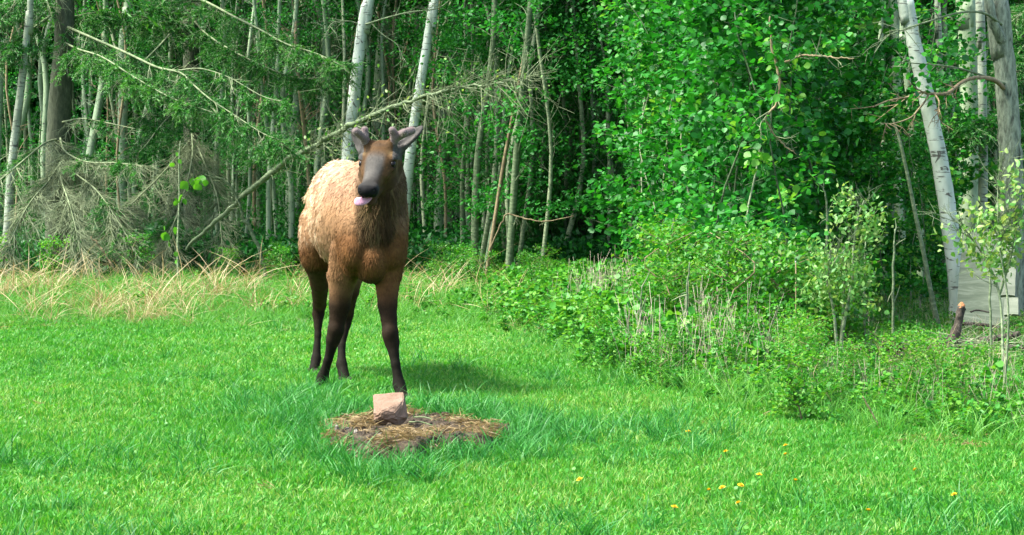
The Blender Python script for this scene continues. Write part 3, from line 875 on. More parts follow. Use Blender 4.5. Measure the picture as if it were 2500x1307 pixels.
def coat_mat():
    m, nt, P, out = new_mat("elk_coat")
    at = nd(nt, "ShaderNodeAttribute", attribute_name="coat")
    tc = nd(nt, "ShaderNodeTexCoord")
    no = nd(nt, "ShaderNodeTexNoise"); no.inputs["Scale"].default_value = 60; no.inputs["Detail"].default_value = 4
    nt.links.new(tc.outputs["Object"], no.inputs["Vector"])
    k = nd(nt, "ShaderNodeMapRange"); k.inputs["To Min"].default_value = 0.72; k.inputs["To Max"].default_value = 1.28
    nt.links.new(no.outputs[0], k.inputs[0])
    mul = nd(nt, "ShaderNodeVectorMath", operation='SCALE')
    nt.links.new(at.outputs["Color"], mul.inputs[0]); nt.links.new(k.outputs[0], mul.inputs["Scale"])
    nt.links.new(mul.outputs[0], P.inputs["Base Color"])
    P.inputs["Roughness"].default_value = 0.75; P.inputs["Specular IOR Level"].default_value = 0.08
    return m
M['coat'] = coat_mat()
elk = empty("elk", ELK, "young brown elk with velvet antler stubs licking its lips behind the mineral rock", "elk")
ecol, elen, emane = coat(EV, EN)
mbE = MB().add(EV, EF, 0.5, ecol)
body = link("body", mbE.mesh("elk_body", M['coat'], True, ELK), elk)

# fur: short tapered strands lying along the coat
area = np.linalg.norm(np.cross(EV[EF[:, 2]] - EV[EF[:, 0]], EV[EF[:, 3]] - EV[EF[:, 1]]), axis=1)
def fur(count, weight, name, wid, lift, scale_len, seed, jit=0.25, pale=1.0):
    global RNG
    pr = area * weight[EF].mean(1); pr = pr / pr.sum()
    fi = RNG.choice(len(EF), count, p=pr)
    u = RNG.random((count, 2, 1))
    a, b, c_, d_ = (EV[EF[fi, k]] for k in range(4))
    P = (a * (1 - u[:, 0]) + b * u[:, 0]) * (1 - u[:, 1]) + (d_ * (1 - u[:, 0]) + c_ * u[:, 0]) * u[:, 1]
    N = unit(EN[EF[fi, 0]] + EN[EF[fi, 2]])
    cc, L, mane = coat(P, N)
    flow = np.array([-0.1, 0.45, -1.0]) + np.zeros((count, 3))
    hd = elen[EF[fi, 0]] < .0125
    flow = np.where((hd & (P[:, 2] > 1.2))[:, None], -hf[None] + np.array([0, .1, 0]), flow)
    cl = np.stack([n3(P, .06, 70) - .5, n3(P, .06, 71) - .5, n3(P, .06, 72) - .5], -1) * 2.4
    flow = unit(flow) + cl * 0.30 + RNG.normal(0, jit, (count, 3))
    tg = unit(flow - N * (flow * N).sum(1, keepdims=True))
    d = unit(tg + N * (lift * (0.5 + RNG.random(count)))[:, None])
    L = L * scale_len * (0.6 + 0.8 * RNG.random(count))
    s = unit(np.cross(d, N + RNG.normal(0, .4, (count, 3))))
    w = wid * (0.6 + 0.8 * RNG.random(count))[:, None]
    base = P - N * 0.002
    mid = base + d * (L * .55)[:, None]
    tip = base + (d * 0.93 - N * 0.22 * lift)* L[:, None]
    V = np.stack([base - s * w, base + s * w, mid + s * w * .7, mid - s * w * .7, tip], 1).reshape(-1, 3)
    i5 = np.arange(count)[:, None] * 5
    cc = cc * (0.70 + 0.6 * RNG.random((count, 1))) * pale
    mb = MB(); mb.add(V, i5 + np.array([[0, 1, 2, 3]]), 0.5, np.repeat(cc, 5, 0))
    mb.f.append((i5 + np.array([[3, 2, 4]])).astype(np.int32))
    o = link(name, mb.mesh("elk_" + name, M['coat'], True, ELK), elk)
    tag(o, kind="stuff")
    return o
wt = np.where(elen > .006, 1.0, 0.15) * np.where(EV[:, 2] < .5, .7, 1)
fur(85000, wt, "coat_hair", 0.0016, 0.28, 1.0, 1)
fur(5000, np.clip(emane, 0, 1) + 1e-6, "neck_mane", 0.0028, 0.22, 1.25, 2, 0.15)
wm = ((EV[:, 1] > 12.0) & (EV[:, 2] > .88)) * sstep(n3(EV, .10, 3), .50, .62) + 1e-6
fur(4200, wm, "moulting_tufts", 0.0017, 0.38, 0.95, 3, 0.4, 1.15)

# antlers in velvet
M['velvet'] = noise_mat("antler_velvet", [(0.3, (.12, .085, .085)), (0.7, (.19, .15, .145))], (30, 30, 30), rough=0.95)
def antler(segs, label):
    pts = np.array([p for s_ in segs for p in s_[:2]])
    A = SDF(pts.min(0) - .05, pts.max(0) + .05, 0.0042)
    for a, b, ra, rb in segs: A.cone(a, b, ra, rb, 0.014)
    V, F = surface_nets(A.F, A.lo, A.h); V = relax(V, F, 1)
    N = vnormals(V, F)
    if (N * (V - V.mean(0))).sum() < 0: F = F[:, ::-1]; N = -N
    o = link("antler", MB().add(V, F).mesh("antler", M['velvet'], True, ELK), elk)
    m_ = 2600                                      # velvet fuzz
    i = RNG.integers(0, len(V), m_)
    mb = MB(); d = unit(N[i] + RNG.normal(0, .35, (m_, 3)))
    leaves(mb, V[i], d, rand_dirs(m_), .0055, 'long', .8)
    z = link("velvet_fuzz", mb.mesh("velvet_fuzz", M['fuzz'], True, ELK), o); tag(z, kind="stuff")
M['fuzz'] = leaf_mat("velvet_fuzz", [(0, (.24, .21, .17)), (1, (.34, .30, .25))], 0.3, (1, 1, 1))
y0 = 11.42
antler([(W(896, 352, 11.46), W(888, 336, 11.43), .026, .024), (W(888, 336, 11.43), W(869, 321, 11.38), .022, .0225), (W(891, 337, 11.44), W(890, 318, 11.44), .021, .022)], None)
antler([(W(959, 350, 11.41), W(965, 334, 11.39), .027, .024), (W(964, 335, 11.39), W(958, 318, 11.36), .022, .022), (W(965, 334, 11.39), W(985, 326, 11.38), .024, .022),
        (W(985, 326, 11.38), W(1005, 319, 11.42), .024, .0245), (W(982, 328, 11.38), W(988, 322, 11.30), .018, .018)], None)

# eyes, tongue, nostrils, hooves
def blob(name, c, r, axes, mat, parent, seg=16):
    th, ph = np.meshgrid(np.linspace(0, math.pi, seg // 2 + 1), np.arange(seg) * 2 * math.pi / seg, indexing='ij')
    S_ = np.stack([np.sin(th) * np.cos(ph), np.sin(th) * np.sin(ph), np.cos(th)], -1).reshape(-1, 3) * r
    V = c + S_ @ np.asarray(axes)
    i = np.arange(seg // 2)[:, None] * seg; j = np.arange(seg)[None]; k = (j + 1) % seg
    F = np.stack([i + j, i + seg + j, i + seg + k, i + k], -1).reshape(-1, 4)
    return link(name, MB().add(V, F).mesh(name, mat, True, ELK), parent)
M['eye'], nt_, P_, _ = new_mat("elk_eye")
P_.inputs["Base Color"].default_value = (.006, .005, .004, 1); P_.inputs["Roughness"].default_value = 0.35; P_.inputs["Specular IOR Level"].default_value = 0.15
M['nostril'] = noise_mat("nostril", [(0.3, (.008, .008, .008)), (0.7, (.012, .011, .010))], (40, 40, 40), rough=0.95)
M['tongue'] = noise_mat("tongue", [(0.3, (.42, .19, .27)), (0.7, (.55, .30, .40))], (60, 60, 60), rough=0.35)
M['hoof'] = noise_mat("hoof_horn", [(0.3, (.010, .008, .006)), (0.7, (.03, .025, .02))], (40, 40, 12), rough=0.95)
for s_ in (-1, 1):
    e = blob("eye", H(0.165, 0.099 * s_, -0.020), (.027, .019, .021), HEAD, M['eye'], elk)
    blob("nostril", H(0.441, 0.040 * s_, -0.020), (.012, .013, .011), HEAD, M['nostril'], elk, 12)
tp = smooth_path([H(.36, -.005, -.092), H(.42, -.015, -.094), H(.455, -.04, -.092), H(.450, -.075, -.098), H(.43, -.098, -.110)], 14)
mbt = MB()
nT = len(tp); wv = np.array([.026] * 4 + list(np.linspace(.026, .026, 6)) + [.024, .020, .014, .006]); tv = np.array([.009] * 12 + [.007, .003])
Tt = unit(np.gradient(tp, axis=0)); up_ = np.tile(unit(hq * 0.6 + hf * 0.8), (nT, 1)); sd = unit(np.cross(Tt, up_)); un = np.cross(sd, Tt)
th = np.arange(10) * 2 * math.pi / 10
Vt = (tp[:, None] + wv[:, None, None] * np.cos(th)[None, :, None] * sd[:, None] + (tv[:, None, None] * np.sin(th)[None, :, None] - .004 * (1 - np.cos(th)[None, :, None] ** 2)) * un[:, None]).reshape(-1, 3)
i = np.arange(nT - 1)[:, None] * 10; j = np.arange(10)[None]; k = (j + 1) % 10
mbt.add(Vt, np.stack([i + j, i + k, i + 10 + k, i + 10 + j], -1).reshape(-1, 4)); mbt.f.append((np.arange(10)[None] + (nT - 1) * 10).astype(np.int32))
tag(link("tongue", mbt.mesh("tongue", M['tongue'], True, ELK), elk), "pink tongue curled out of the side of the mouth")
def hoof(foot, fwd):
    fwd = unit(np.array([fwd[0], fwd[1], 0])); sd = np.array([-fwd[1], fwd[0], 0]); f0 = np.array([foot[0], foot[1], 0.0]); mb = MB()
    for s_ in (-1, 1):
        c = f0 + sd * 0.024 * s_
        prof = [(-.045, .000, .020), (-.035, .055, .017), (.030, .060, .016), (.075, .012, .008), (.078, .000, .007)]
        V = []
        for w_ in (-1, 1):
            for (l, z, hw) in prof: V.append(c + fwd * l + sd * (hw * w_ + .006 * s_ * (l > .02)) + np.array([0, 0, z]))
        V = np.array(V)
        mb.add(V, [[0, 1, 6, 5], [1, 2, 7, 6], [2, 3, 8, 7], [3, 4, 9, 8], [4, 0, 5, 9], [1, 0, 4, 3], [6, 8, 9, 5]])
        mb.f.append(np.array([[1, 3, 2], [6, 7, 8]], np.int32) + mb.n - 10)
        a = f0 - fwd * 0.045 + sd * .022 * s_ + np.array([0, 0, .10])
        tube(mb, np.array([a, a - fwd * .012 + np.array([0, 0, -.03])]), [.011, .004], 5)
    link("hoof", mb.mesh("hoof", M['hoof'], False, ELK), elk)
for nm, fw in (('front_r', (.35, -1)), ('front_l', (-.15, -1)), ('hind_l', (-.3, -1)), ('hind_r', (.3, -1))):
    hoof(LEGS[nm][0][-1] + np.array([0, -.02, 0]), fw)
# ---------------------------------------------------------------- trees
def crown_mesh(seed, rx, rz, n, z0, leaf, mat='canopy'):
    """high crown of leaf clumps hung on limbs"""
    r = np.random.default_rng(seed); mb = MB()
    nc = 38
    cc = unit(r.standard_normal((nc, 3))) * (r.random((nc, 1)) ** 0.4) * [rx, rx, rz] + [0, 0, z0]
    k = n // nc
    pos = np.repeat(cc, k, 0) + r.normal(0, 0.42, (nc * k, 3)) * [1, 1, .7]
    d = r.standard_normal(pos.shape); d[:, 2] -= .4
    nr = r.standard_normal(pos.shape); nr[:, 2] += .8
    leaves(mb, pos, d, nr, leaf * (0.7 + .6 * r.random(len(pos))), 'oval', r.random(len(pos)))
    return mb.mesh("high_crown", M[mat]), cc

CROWNS = [crown_mesh(s, 1.5, 2.6, 2600, 0, 0.20)[0] for s in (1, 2, 3)]

def big_tree(name, pts, widths, mat, label, cat="tree", group=None, crown=True, sides=10, top=15.0, limbs=(), wob=0.03, crown_r=1.0, foot=None):
    """tree whose visible trunk follows pts [(px,py,Y)...] from top to bottom; widths in photo px"""
    P = [W(*p) for p in pts][::-1]
    Y0 = pts[-1][2]
    R = [w / FPX * Y0 / 2 for w in widths][::-1]
    if P[0][2] > 0.05:                              # carry the trunk down to the ground
        s = (P[0] - P[1]); s = s / abs(s[2]) if abs(s[2]) > .05 else np.array([0, 0, -1.])
        if foot is not None: s = np.array([0, 0, -1.])
        P.insert(0, P[0] + s * (P[0][2] + 0.05)); R.insert(0, R[0] * 1.15)
    if top and P[-1][2] < top:                      # and up into the crown
        s = P[-1] - P[-2]; s = s / max(s[2], .3); hgt = top - P[-1][2]
        P.append(P[-1] + np.array([s[0] * hgt * .6, s[1] * hgt * .6, hgt])); R.append(R[-1] * .35)
    n = max(14, len(P) * 6)
    path = smooth_path(P, n); rad = np.interp(np.linspace(0, len(P) - 1, n), np.arange(len(P)), R)
    rad[:2] *= [1.35, 1.12]
    base = np.array([path[0][0], path[0][1], 0])
    root = empty(name, base, label, cat, group)
    mb = MB(); tube(mb, path, rad, sides, wob=wob)
    link("trunk", mb.mesh("trunk", mat, True, base), root)
    for L in limbs:
        q = [W(*p) for p in L['pts']]
        m_ = max(8, len(q) * 5)
        mb = MB(); pa = smooth_path(q, m_); Yq = L['pts'][0][2]
        tube(mb, pa, np.linspace(L['w'][0], L['w'][1], m_) / FPX * Yq / 2, 6, wob=.05)
        if L.get('tw'): spread_twigs(mb, pa[m_ // 3:], L['tw'], L.get('tl', .35))
        link("branch", mb.mesh("branch", L.get('mat', M['greystem']), True, base), root)
        if L.get('leaf'):
            n_ = L['leaf']; lb = MB()
            i = RNG.integers(m_ // 3, m_, n_)
            pos = pa[i] + RNG.normal(0, L.get('ls', .12), (n_, 3))
            leaves(lb, pos, rand_dirs(n_, -.5), rand_dirs(n_, .8), L.get('lsize', .06) * (.6 + .7 * RNG.random(n_)), 'round', RNG.random(n_))
            tag(link("foliage", lb.mesh("foliage", L.get('lmat', M['aspenleaf']), True, base), root), kind="stuff")
    if crown:
        c = link("crown", CROWNS[RNG.integers(3)], root)
        t = path[-1] - base
        c.location = (float(t[0]), float(t[1]), float(t[2] - .8)); c.rotation_euler[2] = RNG.random() * 6.28
        c.scale = (crown_r,) * 3
        tag(c, kind="stuff")
    return root

def spread_twigs(mb, path, n, length, droop=-.15, levels=2, var=.5, r=.006):
    i = RNG.integers(0, len(path) - 1, n); a = path[i] + (path[i + 1] - path[i]) * RNG.random((n, 1))
    T = unit(path[i + 1] - path[i])
    d = unit(T * .7 + rand_dirs(n) * .8 + [0, 0, droop])
    L = length * (.35 + .8 * RNG.random(n))
    m1 = a + d * (L * .5)[:, None]; d2 = unit(d + RNG.normal(0, .25, d.shape)); b = m1 + d2 * (L * .5)[:, None]
    twigs(mb, np.stack([a, m1], 1), r, r * .75, var); twigs(mb, np.stack([m1, b], 1), r * .75, r * .35, var)
    if levels > 1:
        k = 3
        s = np.repeat(a, k, 0) + (np.repeat(b - a, k, 0)) * (.2 + .75 * RNG.random((n * k, 1)))
        dd = unit(np.repeat(d, k, 0) * .6 + rand_dirs(n * k) * .8)
        twigs(mb, np.stack([s, s + dd * (np.repeat(L, k) * .4 * (.4 + RNG.random(n * k)))[:, None]], 1), r * .55, r * .25, var)

# --- birches and poplars of the edge, left to right
big_tree("birch_tree", [(76, -60, 28), (72, 20, 28), (60, 140, 28), (45, 270, 28), (30, 400, 28), (14, 640, 28)], [15, 16, 18, 19, 21, 24], M['birch_old_shaded'],
         "thin mottled pale birch beside the broad grey spruce trunk", "tree")
big_tree("birch_tree", [(318, -60, 34), (310, 20, 34), (300, 130, 34), (300, 300, 34), (295, 640, 34)], [22, 22, 23, 24, 26], M['aspen_bark'],
         "mottled grey birch trunk rising behind the drooping spruce boughs", "tree")
big_tree("birch_tree", [(912, -60, 28.5), (895, 10, 28.5), (880, 100, 28.5), (868, 210, 28.5), (857, 310, 28.5), (848, 400, 28.5), (838, 650, 28.5)], [24, 26, 28, 30, 30, 31, 33], M['birch'],
         "white birch trunk standing directly behind the elk's back", "tree",
         limbs=[dict(pts=[(893, 60, 28.4), (940, 45, 28.2), (1000, 30, 28), (1070, 20, 27.8), (1115, -15, 27.6)], w=(5, 2), tw=14, tl=.4),
                dict(pts=[(886, 62, 28.5), (850, 52, 28.4), (815, 55, 28.3), (800, 70, 28.2)], w=(4, 2), tw=10, tl=.4),
                dict(pts=[(888, 40, 28.5), (935, 85, 28.3), (970, 110, 28.2), (985, 150, 28.1)], w=(3, 1.5), tw=10, tl=.4)])
big_tree("birch_tree", [(1068, -60, 28.2), (1057, 10, 28.2), (1042, 110, 28.2), (1024, 220, 28.2), (1007, 330, 28.2), (995, 440, 28.2), (986, 540, 28.2), (972, 660, 28.2)], [19, 20, 22, 24, 25, 26, 27, 28], M['birch'],
         "slim white birch trunk leaning beside the elk's ear", "tree")
big_tree("poplar_tree", [(956, -60, 37), (948, 40, 37), (935, 200, 37), (925, 420, 37), (920, 600, 37)], [44, 45, 46, 46, 48], M['aspen_bark'],
         "thick dull green poplar trunk between the two white birches", "tree")
big_tree("poplar_tree", [(1112, -60, 35), (1110, 30, 35), (1105, 180, 35), (1100, 400, 35), (1096, 600, 35)], [30, 30, 31, 32, 34], M['aspen_bark'],
         "straight grey green poplar trunk right of the slim leaning birch", "tree")
big_tree("leaning_sapling", [(1312, -40, 27), (1296, 50, 27), (1275, 160, 27), (1250, 290, 27), (1226, 420, 27), (1200, 590, 27)], [7, 8, 9, 9, 10, 11], M['brownstem'],
         "slender tan sapling stem leaning at the edge of the dark hollow", "sapling", crown=False, top=5.0, sides=6)
# --- right group
big_tree("birch_tree", [(2196, -80, 18), (2213, 0, 18), (2232, 110, 18), (2254, 200, 18), (2275, 300, 18), (2296, 400, 18), (2312, 500, 18), (2325, 600, 18), (2337, 690, 18), (2340, 770, 18)],
         [32, 34, 36, 38, 39, 40, 41, 42, 43, 46], M['birch'], "white birch with dark marks leaning beside the weathered board", "tree", top=9.5)
big_tree("poplar_tree", [(2424, -80, 19), (2436, 0, 19), (2450, 130, 19), (2460, 260, 19), (2468, 400, 19), (2472, 540, 19), (2478, 740, 19)], [48, 50, 52, 54, 56, 58, 62], M['poplar_rough'],
         "big rough pale poplar trunk behind the weathered board", "tree", wob=.05,
         limbs=[dict(pts=[(2446, 100, 18.9), (2420, 40, 18.8), (2408, -40, 18.8)], w=(26, 22), mat=M['poplar_rough']),
                dict(pts=[(2450, 215, 18.9), (2425, 195, 18.5), (2385, 190, 18.2), (2350, 200, 18.0), (2312, 228, 17.7), (2270, 229, 17.5), (2250, 226, 17.4), (2215, 238, 17.2), (2170, 246, 17.0), (2130, 262, 16.8)], w=(12, 3), tw=12, tl=.35, mat=M['brownstem'], leaf=60, lsize=.07, ls=.16),
                dict(pts=[(2268, 229, 17.5), (2258, 248, 17.4), (2240, 270, 17.3), (2222, 288, 17.2), (2180, 302, 17.1), (2150, 300, 17.0)], w=(6, 2), mat=M['brownstem'], tw=6, tl=.25),
                dict(pts=[(2282, 230, 17.5), (2293, 250, 17.4), (2290, 280, 17.4), (2302, 305, 17.4)], w=(5, 2), mat=M['brownstem'], tw=5, tl=.2),
                dict(pts=[(2255, 226, 17.4), (2230, 212, 17.3), (2218, 198, 17.3)], w=(4, 2), mat=M['brownstem']),
                dict(pts=[(2452, 205, 18.9), (2400, 185, 18.4), (2330, 165, 18.0), (2260, 157, 17.6), (2190, 152, 17.3)], w=(7, 2), tw=10, tl=.3, leaf=50, lsize=.07, ls=.15),
                dict(pts=[(2445, 60, 18.9), (2400, 32, 18.5), (2340, 32, 18.2), (2260, 55, 17.9), (2190, 78, 17.6), (2160, 95, 17.5), (2135, 130, 17.4)], w=(7, 2), tw=12, tl=.35)])
big_tree("poplar_tree", [(2352, -80, 26), (2358, 0, 26), (2366, 180, 26), (2366, 400, 26), (2362, 660, 26)], [44, 45, 46, 46, 48], M['aspen_bark'],
         "thick smooth green poplar trunk behind the white leaning birch", "tree")
big_tree("birch_tree", [(2390, -80, 20.5), (2393, 0, 20.5), (2398, 200, 20.5), (2400, 400, 20.5), (2400, 560, 20.5), (2402, 720, 20.5)], [20, 20, 21, 22, 23, 25], M['birch_old_shaded'],
         "straight thin grey birch between the green poplar and the big pale poplar", "tree")
big_tree("birch_tree", [(2288, -80, 24), (2290, 20, 24), (2294, 160, 24), (2302, 320, 24), (2310, 660, 24)], [15, 15, 16, 17, 19], M['birch_old_shaded'],
         "thin pale stem crossing behind the white leaning birch", "tree")
big_tree("birch_tree", [(2205, -80, 27), (2206, 100, 27), (2235, 380, 27), (2246, 540, 27), (2248, 660, 27)], [16, 16, 18, 18, 19], M['aspen_bark'],
         "faint grey trunk behind the dead leaning stem", "tree")
big_tree("birch_tree", [(2150, -80, 26), (2152, 150, 26), (2158, 330, 26), (2160, 500, 26), (2162, 660, 26)], [13, 13, 14, 14, 15], M['aspen_bark'],
         "thin grey trunk at the right end of the leafy aspens", "tree")
big_tree("dead_sapling", [(2180, 290, 17.4), (2198, 350, 17.4), (2218, 440, 17.4), (2236, 530, 17.4), (2255, 620, 17.4), (2272, 710, 17.4), (2288, 785, 17.4)], [6, 8, 9, 10, 11, 12, 13], M['greystem'],
         "bare dead stem leaning away from the white birch", "dead tree", crown=False, top=None, sides=7)
# --- fallen and hanging wood
def stick(name, pts, w, mat, label, cat, tw=0, tl=.4, sides=7, leaf=0, lmat=None, lsize=.05, part="stem", group=None, levels=2, ls=.1, shape='oval'):
    q = [W(*p) for p in pts]; m_ = max(8, len(q) * 6); pa = smooth_path(q, m_); pa[1:-1] += RNG.normal(0, .35, (m_ - 2, 3)) * (w[1] / FPX * pts[0][2] / 2)
    rr = np.interp(np.linspace(0, 1, m_), np.linspace(0, 1, len(w)), w) / FPX * pts[0][2] / 2
    base = np.array([pa[0][0], pa[0][1], max(0, pa[0][2])])
    root = empty(name, base, label, cat, group)
    mb = MB(); tube(mb, pa, rr, sides, wob=.06); link(part, mb.mesh(part, mat, True, base), root)
    if tw:
        mb = MB(); spread_twigs(mb, pa[m_ // 4:], tw, tl, levels=levels)
        tag(link("twigs", mb.mesh("twigs", M['deadtwig'], True, base), root), kind="stuff")
    if leaf:
        lb = MB(); i = RNG.integers(m_ // 3, m_, leaf)
        leaves(lb, pa[i] + RNG.normal(0, ls, (leaf, 3)), rand_dirs(leaf, -.3), rand_dirs(leaf, .8), lsize * (.6 + .7 * RNG.random(leaf)), shape, RNG.random(leaf))
        tag(link("foliage", lb.mesh("foliage", lmat, True, base), root), kind="stuff")
    return root
stick("leaning_dead_tree", [(455, 610, 27.4), (520, 545, 27.2), (600, 474, 27), (700, 395, 26.6), (790, 345, 26.3), (870, 300, 26), (960, 262, 25.7), (1050, 232, 25.4), (1135, 214, 25.1), (1210, 204, 24.9), (1290, 190, 24.7)],
      [7, 10, 13, 14, 13, 12, 10, 8, 6, 4, 2], M['greystem'], "mossy dead tree leaning low behind the elk's head with twiggy branches", "dead tree", tw=230, tl=.7, leaf=260, lmat=M['willowleaf'], lsize=.06, ls=.25)
stick("dead_snag", [(655, 690, 27), (636, 620, 27), (612, 565, 27), (590, 520, 27), (577, 480, 27), (545, 440, 26.9), (500, 425, 26.8)], [10, 10, 9, 8, 7, 5, 3], M['greystem'],
      "thin crooked dead stem standing left of the elk's rump", "dead tree", tw=22, tl=.4)
stick("hanging_branch", [(1880, 40, 15.6), (1884, 110, 15.6), (1896, 160, 15.6), (1904, 200, 15.6), (1898, 250, 15.6), (1872, 285, 15.6), (1884, 320, 15.6), (1915, 355, 15.6), (1945, 378, 15.6)], [4, 6, 7, 7, 6, 5, 4, 3, 2], M['brownstem'],
      "crooked bare grey branch hanging among the leafy aspens", "branch", tw=10, tl=.25)
stick("hanging_branch", [(1908, 158, 15.6), (1950, 137, 15.5), (1990, 136, 15.4), (2040, 142, 15.3), (2085, 143, 15.2)], [5, 6, 5, 4, 2], M['brownstem'], "bare forked grey branch reaching sideways across the leafy aspens", "branch", tw=7, tl=.22)
stick("bent_branch", [(1195, 610, 26.5), (1225, 545, 26.4), (1240, 523, 26.4), (1275, 532, 26.3), (1330, 541, 26.2), (1400, 527, 26.1)], [4, 4, 4, 4, 3, 1.5], M['brownstem'], "long thin bare branch bowed across the dark hollow", "branch", tw=6, tl=.25)
for pts, w, lab in (([(300, 692, 26.5), (275, 650, 26.5), (245, 605, 26.5), (222, 578, 26.5)], [8, 6, 4, 3], "broken straw coloured stem slanting up in front of the spruce"),
                    ([(1120, 712, 24), (1095, 690, 24), (1062, 674, 24), (1046, 682, 24)], [6, 5, 4, 3], "pale broken stem bent over in the grass right of the elk's legs"),
                    ([(2150, 1050, 9.9), (2130, 1010, 9.9), (2106, 968, 9.9)], [4, 4, 3], "pale dry stem leaning in the weeds at the lawn's right edge")):
    stick("dead_weed", pts, w, M['drywood'] if 'drywood' in M else M['brownstem'], lab, "dead weed")

# ---------------------------------------------------------------- spruces with drooping boughs on the left
def bough(wood, green, pts, w, n1=26, l1=.55, greenfrac=.6, dead=.5, droop=-.35, g0=.3):
    q = [W(*p) for p in pts]; m_ = len(q) * 8; pa = smooth_path(q, m_); Y0 = pts[0][2]
    tube(wood, pa, np.linspace(w[0] * .65, w[1], m_) / FPX * Y0 / 2, 5)
    i = RNG.integers(2, m_ - 1, n1); a = pa[i]; T = unit(pa[np.minimum(i + 1, m_ - 1)] - pa[i - 1])
    t = i / m_
    side = np.where(RNG.random(n1) < .5, -1, 1)[:, None]
    lat = unit(np.cross(T, [0, 0, 1.0])) * side
    d = unit(T * .75 + lat * .75 + [0, 0, droop] + RNG.normal(0, .18, (n1, 3)))
    L = l1 * (1.05 - .55 * t) * (.6 + .7 * RNG.random(n1))
    prev = a; segs = []; nodes = []
    for s in range(4):
        d = unit(d + [0, 0, -.09] + RNG.normal(0, .10, (n1, 3)))
        nx_ = prev + d * (L / 4)[:, None]; segs.append(np.stack([prev, nx_], 1)); prev = nx_
    for s, sg in enumerate(segs): twigs(wood, sg, .0065 - .0012 * s, .0055 - .0012 * s, .3 + .6 * RNG.random(n1))
    allseg = np.concatenate(segs); alld = np.tile(t, 4); isg = np.tile((RNG.random(n1) < greenfrac) & (t > g0 * RNG.random(n1)), 4)
    k = 4
    b = np.repeat(allseg[:, 0], k, 0) + np.repeat(allseg[:, 1] - allseg[:, 0], k, 0) * RNG.random((len(allseg) * k, 1))
    dd = unit(np.repeat(unit(allseg[:, 1] - allseg[:, 0]), k, 0) * .7 + rand_dirs(len(b)) * .7 + [0, 0, -.2])
    L2 = .20 * (.4 + RNG.random(len(b))) * (l1 / .55)
    e = b + dd * L2[:, None]
    g2 = np.repeat(isg, k)
    keep = g2 | (RNG.random(len(b)) < dead)
    twigs(wood, np.stack([b, e], 1)[keep], .0032, .0015, (.4 + .6 * RNG.random(len(b)))[keep])
    # needles on the living shoots
    gb, ge = np.concatenate([b[g2], allseg[isg][:, 0]]), np.concatenate([e[g2], allseg[isg][:, 1]])
    if len(gb):
        m = 20; nn = len(gb) * m
        u = RNG.random((nn, 1)); p = np.repeat(gb, m, 0) + np.repeat(ge - gb, m, 0) * u
        ax = np.repeat(unit(ge - gb), m, 0)
        nd_ = unit(ax * .8 + rand_dirs(nn) * .8)
        tone = np.clip(np.repeat(RNG.normal(.5, .2, len(gb)), m) + .25 * u[:, 0] - .1, 0, 1)
        s = unit(np.cross(nd_, rand_dirs(nn))) * .0065; tip = p + nd_ * (.036 + .024 * RNG.random((nn, 1)))
        V = np.stack([p - s, p + s, tip], 1).reshape(-1, 3)
        green.add(V, np.arange(nn * 3).reshape(-1, 3), np.repeat(tone, 3))
    return pa

def spruce(pts, widths, boughs, label, group=None, H=11.0):
    Y0 = pts[0][2]
    P = [W(*p) for p in pts]; P = [np.array([P[0][0], P[0][1], -.05])] + P + [np.array([P[-1][0] + .05, P[-1][1], H])]
    R = np.array([widths[0] * 1.2] + list(widths) + [widths[-1] * .4]) / FPX * Y0 / 2
    n = 30; path = smooth_path(P, n); rad = np.interp(np.linspace(0, len(P) - 1, n), np.arange(len(P)), R)
    base = np.array([path[0][0], path[0][1], 0])
    root = empty("spruce_tree", base, label, "tree", group)
    mb = MB(); tube(mb, path, rad, 12, wob=.05)
    link("trunk", mb.mesh("trunk", M['spruce_bark'], True, base), root)
    for bo in boughs:
        wood, green = MB(), MB()
        bough(wood, green, **bo)
        o = link("bough", wood.mesh("bough", M['deadtwig'], True, base), root); tag(o, kind="stuff")
        if green.n: tag(link("needles", green.mesh("needles", M['needle'], False, base), o), kind="stuff")
    # the crown above: whorls of shorter boughs
    r = np.random.default_rng(int(abs(base[0]) * 100)); lb = MB()
    for z in np.arange(4.6 if H > 5 else 1.9, H + .4, .38):
        for k in range(7):
            th = r.random() * 6.28; L = (H + 1 - z) * .30
            d = np.array([math.cos(th), math.sin(th), -.25]); st = np.array([path[-1][0], path[-1][1], z])
            m_ = 42; t = r.random((m_, 1)); pos = st + d * L * t + r.normal(0, .13, (m_, 3)) * [1, 1, .5]
            leaves(lb, pos, d + r.normal(0, .6, (m_, 3)) - [0, 0, .3], r.normal(0, 1, (m_, 3)) + [0, 0, 1.], .16, 'long', r.random(m_))
    tag(link("crown", lb.mesh("spruce_crown", M['needle'], True, base), root), kind="stuff")
    return root

